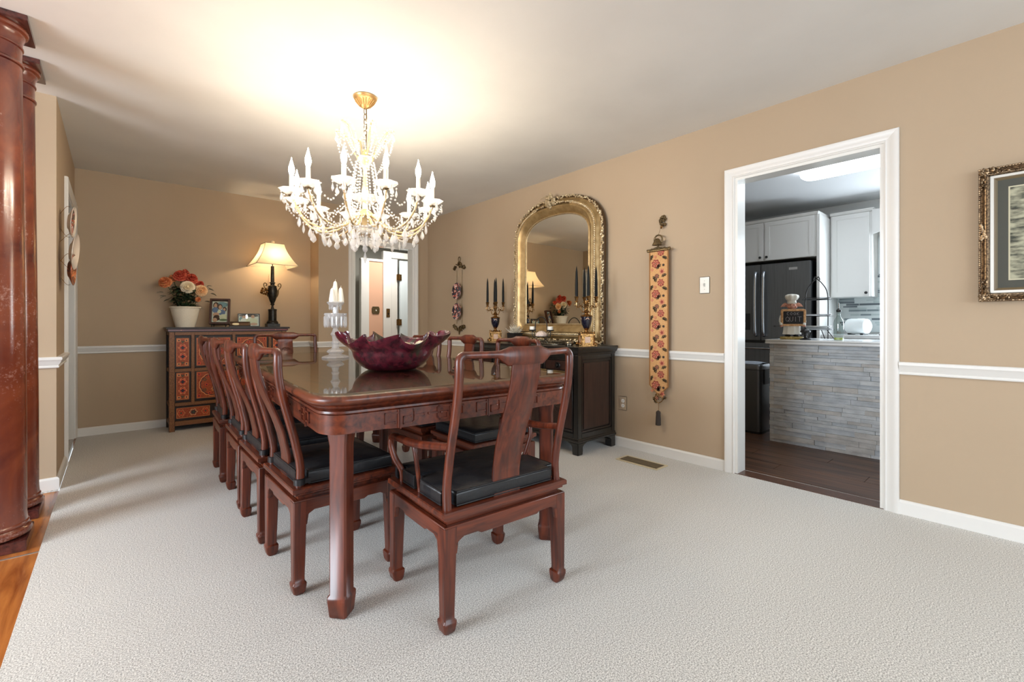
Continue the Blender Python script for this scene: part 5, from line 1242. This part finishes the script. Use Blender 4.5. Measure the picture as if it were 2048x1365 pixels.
for i, (cy, lb) in enumerate(((3.165, 'red marbled column nearest the camera, cut by the left image edge'), (3.625, 'red marbled column just behind the nearest one, by the wall corner'))):
    c = thing('column', (-.440, cy, ftop), lb, 'column', 0, 'red marbled columns'); Hh = HC-ftop
    b = MB(); b.box(-.138, .138, -.138, .138, 0, .048); b.build('plinth', m_mcap, c, bevel=.003)
    b = MB(); b.lathe([(.128, .048), (.142, .056), (.146, .068), (.142, .082), (.132, .088), (.130, .092), (.135, .098), (.135, .106), (.130, .112), (.127, .118)], 48); b.build('base_torus', m_marb, c)
    b = MB(); b.lathe([(.130, .112), (.127, .15), (.126, .6), (.121, 1.2), (.115, 1.8), (.111, 2.245)], 48); b.build('shaft', m_marb, c)
    b = MB(); b.lathe([(.111, Hh-.200), (.117, Hh-.196), (.118, Hh-.188), (.113, Hh-.182), (.111, Hh-.178), (.111, Hh-.118), (.116, Hh-.114), (.117, Hh-.108), (.112, Hh-.104), (.113, Hh-.075), (.120, Hh-.062), (.122, Hh-.055), (.121, Hh-.050), (.131, Hh-.044), (.134, Hh-.036), (.131, Hh-.026)], 48); b.build('capital', m_marb, c)
    b = MB(); b.box(-.142, .142, -.142, .142, Hh-.026, Hh-.0005); b.build('abacus', m_mcap, c, bevel=.002)

# ---------------------------------------------------------------- kitchen
KX = 6.51
m_kw = mat('kitchen_wall_paint', (206, 208, 206), .7)
wk = MB(); wk.box(KX, KX+.1, 1.10, 4.1, 0, HC); wk.box(KX, KX+.1, -1.6, 1.10, 0, 1.02); wk.box(KX, KX+.1, -1.6, 1.10, 2.08, HC); wk.box(KX, KX+.1, -1.6, -.35, 1.02, 2.08)
struct(wk, 'wall_kitchen_back', m_kw)
struct(MB().box(3.32, KX, 4.05, 4.15, 0, HC), 'wall_kitchen_left', m_kw)
struct(MB().box(3.32, KX, -1.6, -1.5, 0, HC), 'wall_kitchen_right', m_kw)
# window over the sink
wf = MB()
for a in ((1.02, 1.08, 1.04, 2.06), (-.33, -.27, 1.04, 2.06)): wf.box(KX-.01, KX+.04, a[0], a[1], a[2], a[3])
for z in (1.04, 1.50, 2.00): wf.box(KX-.01, KX+.04, -.3, 1.05, z, z+.055)
struct(wf, 'window_3', M_trim, bevel=.003)
m_cab = mat('white_cabinet_paint', (222, 222, 219), .4)
def cabinet(name, label, x0, x1, y0, y1, z0, z1, doors, knob_side):
    t = thing(name, (0, 0, 0), label, 'cabinet'); MB().box(x0+.02, x1, y0, y1, z0, z1).build('carcass', m_cab, t, bevel=.002)
    c = MB(); c.loft([[(x0+.02-o, y0-o, z), (x1, y0-o, z), (x1, y1, z), (x0+.02-o, y1, z)] for o, z in ((0, z1), (.01, z1+.004), (.014, z1+.018), (.022, z1+.03), (.022, z1+.036))]); c.build('crown_moulding', m_cab, t, ang=25)
    n = len(doors)
    for (a, b_), ks in zip(doors, knob_side):
        d = MB(); d.box(x0+.006, x0+.018, a+.05, b_-.05, z0+.05, z1-.05)
        for r in ((a+.003, b_-.003, z0+.003, z0+.055), (a+.003, b_-.003, z1-.055, z1-.003), (a+.003, a+.055, z0+.055, z1-.055), (b_-.055, b_-.003, z0+.055, z1-.055)): d.box(x0, x0+.019, *r)
        dd = d.build('door', m_cab, t, bevel=.002)
        yk = a+.03 if ks < 0 else b_-.03
        MB().lathe([(.006, 0), (.006, .012), (.014, .018), (.015, .026), (.009, .031), (.001, .032)], 14, T=Matrix.Translation((x0, yk, z0+.04)) @ Matrix.Rotation(-PI/2, 4, 'Y')).build('knob', M_black, dd)
    return t
cabinet('wall_cabinet', 'white two-door kitchen cabinet mounted above the steel refrigerator', 5.84, KX-.005, 1.585, 2.66, 1.775, 2.235, [(2.13, 2.64), (1.605, 2.118)], (-1, 1))
cabinet('wall_cabinet', 'white single-door kitchen cabinet with one dark knob over the tiled splashback', 6.20, KX-.005, 1.165, 1.548, 1.325, 2.255, [(1.18, 1.535)], (-1,))
t = thing('cabinet_side_panel', (0, 0, 0), 'tall white panel enclosing the right side of the refrigerator', 'panel'); b = MB(); b.box(5.84, KX-.005, 1.553, 1.583, 0, 2.235); b.build('panel_board', m_cab, t, bevel=.002)
b = MB(); poly = [(1.163, 2.27), (1.163, 2.00)]+[(1.163-.06-.75*(k/10), 2.00+.14*math.sin(PI*k/10)) for k in range(1, 10)]+[(-.2, 2.00), (-.2, 2.27)]
b.prism(poly, lambda y, z: (6.205, y, z), lambda y, z: (6.225, y, z)); t = thing('window_valance', (0, 0, 0), 'white arched wooden valance board over the kitchen window', 'valance'); b.build('valance_board', m_cab, t, bevel=.002)
b = MB(); rows = []
for k in range(25):
    y = 1.03-.30*k/24; rows.append((KX-.030-.012*math.sin(k*1.5), y))
b.loft([[(x, y, z) for x, y in rows] for z in (1.30, 1.5, 1.8, 2.03)], False, False, closed=False); cu = thing('window_curtain', (0, 0, 0), 'sheer white curtain at the left edge of the kitchen window', 'curtain')
cm = b.build('curtain_cloth', m_shade, cu); b = MB(); b.tube([(KX-.03, 1.08, 2.035), (KX-.03, -.2, 2.035)], .006, 8); b.build('curtain_rod', M_black, cu)
# splashback with mosaic strips
sb = MB(); sb.box(KX-.012, KX-.001, -1.4, 1.55, .93, 1.60, 0); rn = random.Random(12)
z = 1.005
while z < 1.585:
    h = rn.choice((.010, .018, .022)); y = 1.54-rn.uniform(0, .12)
    while y > .1:
        L_ = rn.uniform(.07, .19)
        if rn.random() < .36: sb.box(KX-.0135, KX-.010, y-L_, y, z, z+h, 1 if rn.random() < .6 else 2)
        elif rn.random() < .4: sb.box(KX-.0132, KX-.010, y-L_, y, z, z+h, 3)
        y -= L_+.004
    z += h+.004
sb.box(KX-.013, KX-.001, 1.09, 1.163, 1.60, 2.02, 0)
for k in range(8): sb.box(KX-.0145, KX-.010, 1.105+.01*(k % 2), 1.135+.01*(k % 2), 1.62+k*.05, 1.655+k*.05, 1)
struct(sb, 'trim_splashback', [mat('splash_light_tile', (196, 204, 204), .2), mat('splash_slate_tile', (96, 106, 112), .15), mat('splash_grey_tile', (128, 140, 144), .15), mat('splash_pale_tile', (176, 188, 188), .15)], smooth=False)
# back counter
bc = thing('base_cabinet', (0, 0, 0), 'white base cabinet run under the back kitchen counter', 'cabinet')
MB().box(5.92, KX-.015, -1.3, 1.548, .09, .868).build('carcass', m_cab, bc, bevel=.002)
for k in range(4): y = 1.53-.55*k; MB().box(5.902, 5.919, y-.53, y, .12, .85).build('door', m_cab, bc, bevel=.002)
t = thing('countertop', (0, 0, 0), 'white back kitchen countertop with black cooktop edge below the splashback', 'countertop'); m_ct = mat('white_quartz', (226, 228, 228), .2)
MB().box(5.88, KX-.014, -1.3, 1.55, .870, .905).build('slab', m_ct, t, bevel=.003)
t = thing('cooktop', (6.15, .75, .9055), 'black glass cooktop on the back counter', 'cooktop'); MB().box(-.24, .26, -.62, .30, 0, .014).build('glass_plate', mat('black_glass', (14, 14, 16), .1), t, bevel=.003)
# refrigerator
m_ss = noise_col(mat('stainless_steel', (150, 152, 154), .36, .7), (112, 116, 120), (124, 128, 132), scale=(1, 60, 1), nscale=3)
m_ssd = mat('dark_appliance_side', (50, 52, 55), .45, .3)
rf = thing('refrigerator', (0, 0, 0), 'stainless french-door refrigerator with curved handles and water dispenser', 'refrigerator')
FX, FY0, FY1, FYM = 5.80, 1.628, 2.655, 2.145
MB().box(FX+.06, KX-.03, FY0+.012, FY1-.012, .02, 1.738).build('cabinet_body', m_ssd, rf, bevel=.004)
for a, b_, nm in ((FY0, FYM-.003, 1), (FYM+.003, FY1, 0)):
    d = MB().box(FX, FX+.058, a, b_, .830, 1.728).build('door', m_ss, rf, bevel=.006)
    yh = FYM-.045 if nm else FYM+.045
    h = MB(); h.tube(bez([(FX+.005, yh, .885), (FX-.050, yh, .925), (FX-.066, yh, 1.25), (FX-.050, yh, 1.60), (FX+.005, yh, 1.635)], 8), .014, 10, ry=.017); h.build('handle', mat('handle_steel', (200, 204, 210), .2, 1.), d)
    if nm: MB().box(FX-.002, FX, FY0+.13, FY0+.215, 1.640, 1.668).build('badge', M_goldlite if False else mat('silver_badge', (196, 200, 204), .3, .6), d)
    else:
        w_ = MB(); w_.box(FX-.003, FX, FYM+.10, FYM+.34, .93, 1.33, 0); w_.box(FX-.005, FX-.003, FYM+.115, FYM+.325, .95, 1.15, 1); w_.box(FX-.006, FX-.003, FYM+.10, FYM+.34, 1.155, 1.175, 0); w_.build('water_dispenser', [m_ss, m_ssd], d, bevel=.001)
b = MB(); b.box(FX, FX+.058, FY0, FY1, .06, .800); fz = b.build('freezer_drawer', m_ss, rf, bevel=.006); h = MB(); h.tube(bez([(FX+.005, FY0+.10, .735), (FX-.05, FY0+.14, .735), (FX-.055, FYM, .735), (FX-.05, FY1-.14, .735), (FX+.005, FY1-.10, .735)], 6), .013, 10); h.build('handle', bpy.data.materials['handle_steel'], fz)
MB().box(FX-.004, FX+.02, FY0+.01, FYM+.3, .803, .828).build('door_gasket', M_black, rf)
# step trash can
tc = thing('trash_can', (4.515, 1.672, -.004), 'rectangular stainless step trash can beside the stone peninsula', 'trash can')
def rr(x0, x1, y0, y1, r, z): return [(x, y, z) for x, y in rrect(x0, x1, y0, y1, r, 0, 5)]
m_tc = mat('brushed_dark_steel', (104, 106, 108), .38, .9)
MB().loft([rr(.0, .27, 0, .42, .035, z) for z in (.02, .595)]).build('bin_body', m_tc, tc, ang=50)
MB().loft([rr(-.003, .273, -.003, .423, .037, .598), rr(-.003, .273, -.003, .423, .037, .628), rr(.01, .26, .01, .41, .03, .646)]).build('lid', m_tc, tc, ang=50)
MB().loft([rr(-.002, .272, -.002, .422, .036, 0), rr(-.002, .272, -.002, .422, .036, .02)]).build('base_ring', M_black, tc)
MB().box(.075, .2, -.010, -.001, .46, .60).build('hinge_cover', M_black, tc)
b = MB(); b.loft([[(.02+.23*u, .02+.38*v, .648+.018*math.sin(u*7)*math.sin(v*5)+.012*(1-abs(2*u-1))) for u in [i/12 for i in range(13)]] for v in [j/12 for j in range(13)]], False, False, closed=False)
b.build('liner_bag', mat('grey_plastic_bag', (168, 178, 190), .35), tc)
# stone peninsula
PXF = 4.345
pn = thing('kitchen_peninsula', (0, 0, 0), 'kitchen peninsula faced with stacked grey-white ledger stone', 'peninsula')
MB().box(PXF+.03, 4.90, -.8, 1.528, -.003, .853).build('carcass', m_kw, pn)
m_st = [noise_col(mat('ledger_stone_%s' % n, c, .85), tuple(v-10 for v in c), tuple(min(255, v+14) for v in c), scale=(1, 1, 2.4), nscale=9, detail=6, bump=.8, dist=.012, bscale=22) for n, c in (('pale', (200, 205, 208)), ('grey', (188, 195, 201)), ('warm', (194, 193, 190)))]
b = MB(); rn = random.Random(21); z = -.003
while z < .850:
    h = min(.853-z, rn.choice((.022, .026, .031, .036, .042))); y = 1.530
    while y > -.8:
        L_ = rn.uniform(.10, .34)
        x = PXF+rn.uniform(-.006, .010); b.box(x, PXF+.04, max(-.8, y-L_+.0012), y, z+.0008, z+h-.0008, rn.choice((0, 0, 1, 1, 2)))
        y -= L_
    # returned end
    xx = PXF+.0; 
    while xx < 4.90: L_ = rn.uniform(.12, .28); b.box(xx, min(4.9, xx+L_-.001), 1.500, 1.530+rn.uniform(0, .006), z+.0008, z+h-.0008, rn.choice((0, 1, 2))); xx += L_
    z += h
b.build('stone_facing', m_st, pn, smooth=False)
ct = thing('countertop', (0, 0, 0), 'white quartz countertop on the stone peninsula', 'countertop')
b = MB(); b.loft([rr(PXF-.045, 4.98, -.82, 1.560, .02, z) for z in (.8535, .872)]); b.loft([rr(PXF-.035, 4.97, -.82, 1.550, .02, .8722), rr(PXF-.045, 4.98, -.82, 1.560, .02, .8760), rr(PXF-.045, 4.98, -.82, 1.560, .02, .888)]); b.build('slab', m_ct, ct, ang=40)
KT = .8885
# chef figurine holding a chalkboard
fg = thing('chef_figurine', (4.50, 1.408, KT), 'pig chef figurine with white hat holding a framed chalkboard on the peninsula', 'figurine', -PI/2-.28+PI)
# local frame: the figure faces -y after rotation toward the camera
fg.rotation_euler = (0, 0, -math.radians(66))
m_pig = noise_col(mat('pig_pink', (206, 150, 130), .5), (176, 112, 92), (222, 172, 150), nscale=20); m_cw = mat('chef_white', (228, 226, 216), .5)
b = MB(); b.lathe([(.001, 0), (.080, 0), (.084, .006), (.082, .020), (.076, .024), (.001, .024)], 24, sx=1.1, sy=.75); b.build('base', noise_col(mat('mustard_base', (176, 152, 84), .5), (150, 126, 62), (196, 174, 110), nscale=14), fg)
b = MB()
for s_ in (-1, 1): b.sphere((s_*.032, -.018, .034), (.024, .034, .014), 12, 8)
b.build('shoe', M_black, fg)
b = MB(); b.lathe([(.052, .042), (.056, .06), (.056, .10), (.062, .13), (.060, .20), (.045, .24), (.028, .262), (.02, .27)], 20, sy=.72); b.build('body', m_cw, fg)
b = MB(); n = 40; b.loft([[((.060+.004*math.cos(9*2*PI*i/n)+e)*math.cos(2*PI*i/n), (.044+.004*math.cos(9*2*PI*i/n)+e)*math.sin(2*PI*i/n), z) for i in range(n)] for e, z in ((.010, .044), (.004, .08), (.002, .125))], False, False); b.build('apron_skirt', m_cw, fg)
b = MB(); b.sphere((0, -.004, .292), (.038, .036, .032), 18, 12); b.lathe([(.001, .052), (.010, .051), (.014, .046), (.016, .03)], 14, T=Matrix.Translation((0, 0, .282)) @ Matrix.Rotation(PI/2, 4, 'X'))
b.sphere((-.024, -.026, .282), (.014, .012, .012), 10, 8); b.sphere((.024, -.026, .282), (.014, .012, .012), 10, 8)
hd = b.build('head', m_pig, fg)
for s_ in (-1, 1):
    e = MB(); e.loft([[(s_*(.030+u*.055), .004+w_*.5*math.sin(a)*.4-.01*u, .298+.010*math.sin(PI*u)+w_*math.cos(a)-.012*u*u) for a in [2*PI*k/8 for k in range(8)]] for u, w_ in ((0, .012), (.35, .018), (.7, .012), (1, .002))]); e.build('ear', m_pig, hd)
    e = MB(); e.sphere((s_*.014, -.037, .302), .0038, 8, 6); e.build('eye', M_black, hd)
e = MB()
for s_ in (-1, 1): e.tube([(s_*.006, -.0525, .287), (s_*.006, -.0525, .279)], .0018, 5)
e.tube(bez([(-.018, -.038, .270), (0, -.044, .264), (.018, -.038, .270)], 4), .0018, 5); e.build('snout_lines', mat('dark_pink_line', (110, 60, 50), .6), hd)
b = MB(); b.lathe([(.034, .312), (.037, .318), (.034, .338), (.036, .345)], 20); n = 40
b.loft([[((r+.005*q*math.cos(7*2*PI*i/n))*math.cos(2*PI*i/n), (r+.005*q*math.cos(7*2*PI*i/n))*math.sin(2*PI*i/n), z) for i in range(n)] for r, z, q in ((.034, .340, 0), (.044, .352, .6), (.052, .372, 1), (.048, .388, 1), (.03, .396, .6), (.004, .399, 0))]); b.build('chef_hat', m_cw, fg, ang=70)
cb = MB(); W_, H_ = .094, .074; cz = .190
cbT = Matrix.Translation((.004, -.062, cz)) @ Matrix.Rotation(.06, 4, 'X')
pts = rrect(-W_, W_, -H_, H_, .018, 0, 5); pi_ = rrect(-W_, W_, -H_, H_, .018, -.019, 5)
cb.loft([[(x, y, z) for x, z in P] for P, y in ((pts, .006), (pts, -.004), (rrect(-W_, W_, -H_, H_, .018, -.003, 5), -.007), (rrect(-W_, W_, -H_, H_, .018, -.016, 5), -.007), (pi_, -.003), (pi_, .006))], False, False, T=cbT)
cbo = cb.build('chalkboard_frame', noise_col(mat('maple_frame', (196, 152, 104), .5), (176, 128, 82), (212, 170, 122), nscale=12), fg, ang=30)
b = MB(); b.add([(x, -.0025, z) for x, z in pi_], [tuple(range(len(pi_)))], 0, cbT); b.add([(x, .004, z) for x, z in pi_], [tuple(range(len(pi_)))], 0, cbT); b.build('chalkboard', mat('blackboard', (32, 32, 34), .7), cbo, smooth=False)
m_chalk = mat('chalk', (190, 184, 186), .9)
def strokes(m, ch_, x, z, s):
    G = {'C': [[(.8, .85), (.5, 1), (.1, .75), (.1, .25), (.5, 0), (.85, .15)]], 'O': [[(.5, 1), (.1, .7), (.1, .3), (.5, 0), (.9, .3), (.9, .7), (.5, 1)]], 'K': [[(.1, 1), (.1, 0)], [(.85, 1), (.1, .45), (.9, 0)]],
         'Q': [[(.5, 1), (.08, .7), (.08, .3), (.45, 0), (.9, .3), (.9, .7), (.5, 1)], [(.55, .3), (1.0, -.08)]], 'U': [[(.1, 1), (.12, .25), (.45, 0), (.8, .2), (.85, 1)]], 'I': [[(.5, 1), (.5, 0)]], 'T': [[(0, 1), (1, .95)], [(.5, 1), (.52, 0)]]}
    for st in G[ch_]: m.tube([(x+a*s*.72, -.0032, z+b_*s) for a, b_ in st], .0011, 5, 0, cbT)
b = MB()
for i, c_ in enumerate('COOK'): strokes(b, c_, -.048+i*.025, .022, .024)
for i, c_ in enumerate('QUIT'): strokes(b, c_, -.058+i*.030, -.034, .042)
b.build('chalk_writing', m_chalk, cbo, smooth=False)
b = MB()
for s_ in (-1, 1):
    b.tube(bez([(s_*.052, .0, .225), (s_*.082, -.02, .19), (s_*.088, -.052, .150), (s_*.085, -.064, .125)], 5), [.018]*5+[.015]*5+[.012]*6, 10)
b.build('sleeve', m_cw, fg)
for s_ in (-1, 1): b = MB(); b.sphere((s_*.086, -.062, .117), (.012, .014, .010), 10, 8); b.build('hand', m_pig, fg)
b = MB(); b.tube([(-.085, -.070, .118), (-.125, -.075, .116)], .003, 6); b.sphere((-.135, -.076, .116), (.012, .004, .006), 8, 6); b.build('spoon', M_black, fg)
# three-tier stand
ts = thing('tiered_stand', (4.66, 1.262, KT+.0045), 'tall black wire three-tier stand with arched top and white plates on the peninsula', 'stand')
ts.rotation_euler = (0, 0, -math.radians(55))
b = MB()
b.tube(bez([(-.088, 0, .0), (-.088, 0, .16), (-.088, 0, .34), (-.075, 0, .43), (-.035, 0, .495), (-.004, 0, .525), (.012, 0, .545), (.022, 0, .530), (.024, 0, .515)], 6), .0042, 7)
b.tube(bez([(.088, 0, .0), (.088, 0, .16), (.088, 0, .34), (.075, 0, .43), (.035, 0, .495), (.004, 0, .525), (-.012, 0, .545), (-.022, 0, .530), (-.024, 0, .515)], 6), .0042, 7)
for s_ in (-1, 1): b.tube([(s_*.06, .06, .075), (s_*.10, .10, 0)], .004, 6); b.tube([(s_*.06, -.06, .075), (s_*.10, -.10, 0)], .004, 6)
b.build('wire_frame', M_black, ts)
for z, r in ((.08, .118), (.20, .110), (.345, .100)):
    q = MB()
    for dz in (0, .012): q.tube([(r*math.cos(2*PI*i/36), r*math.sin(2*PI*i/36), z+dz) for i in range(36)], .003, 6, ring=True)
    for k in range(3): q.tube([(-r, -.05+.05*k, z), (r, -.05+.05*k, z)], .002, 5)
    q.build('tier_ring', M_black, ts)
for z, r, lb in ((.0825, .112, 'white plate on the lowest ring of the three-tier stand'), (.1, .112, 'second white plate stacked low on the three-tier stand'), (.2025, .116, 'clear white-rimmed plate on the middle ring of the three-tier stand')):
    o = MB().lathe([(.001, 0), (r*.6, 0), (r*.8, .006), (r, .014), (r*.99, .016), (r*.75, .008), (.001, .004)], 36).build('plate', mat('white_china', (232, 234, 234), .2) if z < .2 else m_crys, None, loc=(4.66, 1.262, KT+z+.001)); tag(o, lb, 'plate', 'plates on the tiered stand')
# small iron scale-like ornament
o = thing('iron_trinket', (4.44, 1.285, KT), 'small black iron ornament with a domed top before the tiered stand', 'ornament')
b = MB(); b.lathe([(.001, 0), (.042, .001), (.044, .006), (.030, .012), (.012, .018), (.008, .03), (.014, .042), (.012, .055), (.026, .060), (.040, .066), (.036, .078), (.020, .088), (.008, .094), (.010, .104), (.001, .112)], 16)
for k in range(3): b.tube(bez([(.032, .01*k, .066), (.042, .01*k, .04), (.030, .01*k, .01)], 4), .003, 5)
b.build('ornament_body', M_black, o)
# oil bottle
ob = thing('oil_bottle', (4.50, 1.062, KT), 'clear glass oil bottle with black spout and a little oil left', 'bottle')
b = MB(); b.lathe([(.001, .0), (.034, 0), (.036, .006), (.036, .14), (.032, .165), (.018, .19), (.013, .205), (.012, .238), (.014, .240)], 8, rot=PI/8); b.build('bottle_glass', clear_glass('bottle_glass', (.84, .89, .87), 1.8), ob, ang=50)
b = MB(); b.lathe([(.001, .004), (.031, .004), (.031, .022), (.001, .022)], 8, rot=PI/8); b.build('oil', mat('olive_oil', (170, 176, 70), .2), ob)
b = MB(); b.lathe([(.014, .232), (.017, .236), (.017, .250), (.010, .256), (.008, .262)], 14); b.tube([(0, 0, .258), (0, 0, .30), (.002, 0, .31)], .004, 7, 1); b.build('spout', [M_black, mat('spout_steel', (190, 192, 194), .25, .9)], ob)
# paper towel roll
pt = thing('paper_towel_roll', (5.75 + .36, 1.27, .9055), 'white rounded paper towel roll with dark end on the back counter', 'paper towels')
pt.rotation_euler = (0, 0, PI-.35); pt.scale = (.8, .8, .8)
b = MB(); T = Matrix.Translation((0, 0, .115)) @ Matrix.Rotation(PI/2, 4, 'X'); b.lathe([(.001, -.14), (.07, -.14), (.098, -.12), (.105, -.08), (.105, .08), (.100, .11), (.092, .118)], 32, T=T); b.build('roll', mat('white_paper', (226, 232, 232), .5), pt)
b = MB(); b.lathe([(.001, .116), (.088, .117), (.090, .124), (.001, .126)], 28, T=T); b.build('end_cap', mat('grey_end_cap', (92, 100, 106), .3), pt)
b = MB(); b.box(-.05, .05, -.10, -.06, 0, .018); b.box(-.05, .05, .06, .10, 0, .018); b.build('foot', M_black, pt)
# kitchen ceiling light
kl = thing('ceiling_light', (4.80, .66, HC), 'long white wraparound fluorescent ceiling light with rounded end in the kitchen', 'ceiling light')
b = MB(); b.box(-.10, .10, -.72, .72, -.022, -.0005); b.build('fixture_base', M_white, kl, bevel=.003)
b = MB(); 
def lr(k, z): return [(x, y, z) for x, y in rrect(-.115, .115, -.765, .765, .11, k, 8)]
b.loft([lr(0, -.020), lr(.004, -.04), lr(-.004, -.065), lr(-.025, -.082), lr(-.06, -.090)]); b.build('diffuser', mat('lit_diffuser', (255, 255, 255), .4, emit=(240, 247, 255), es=4.5), kl, ang=60)
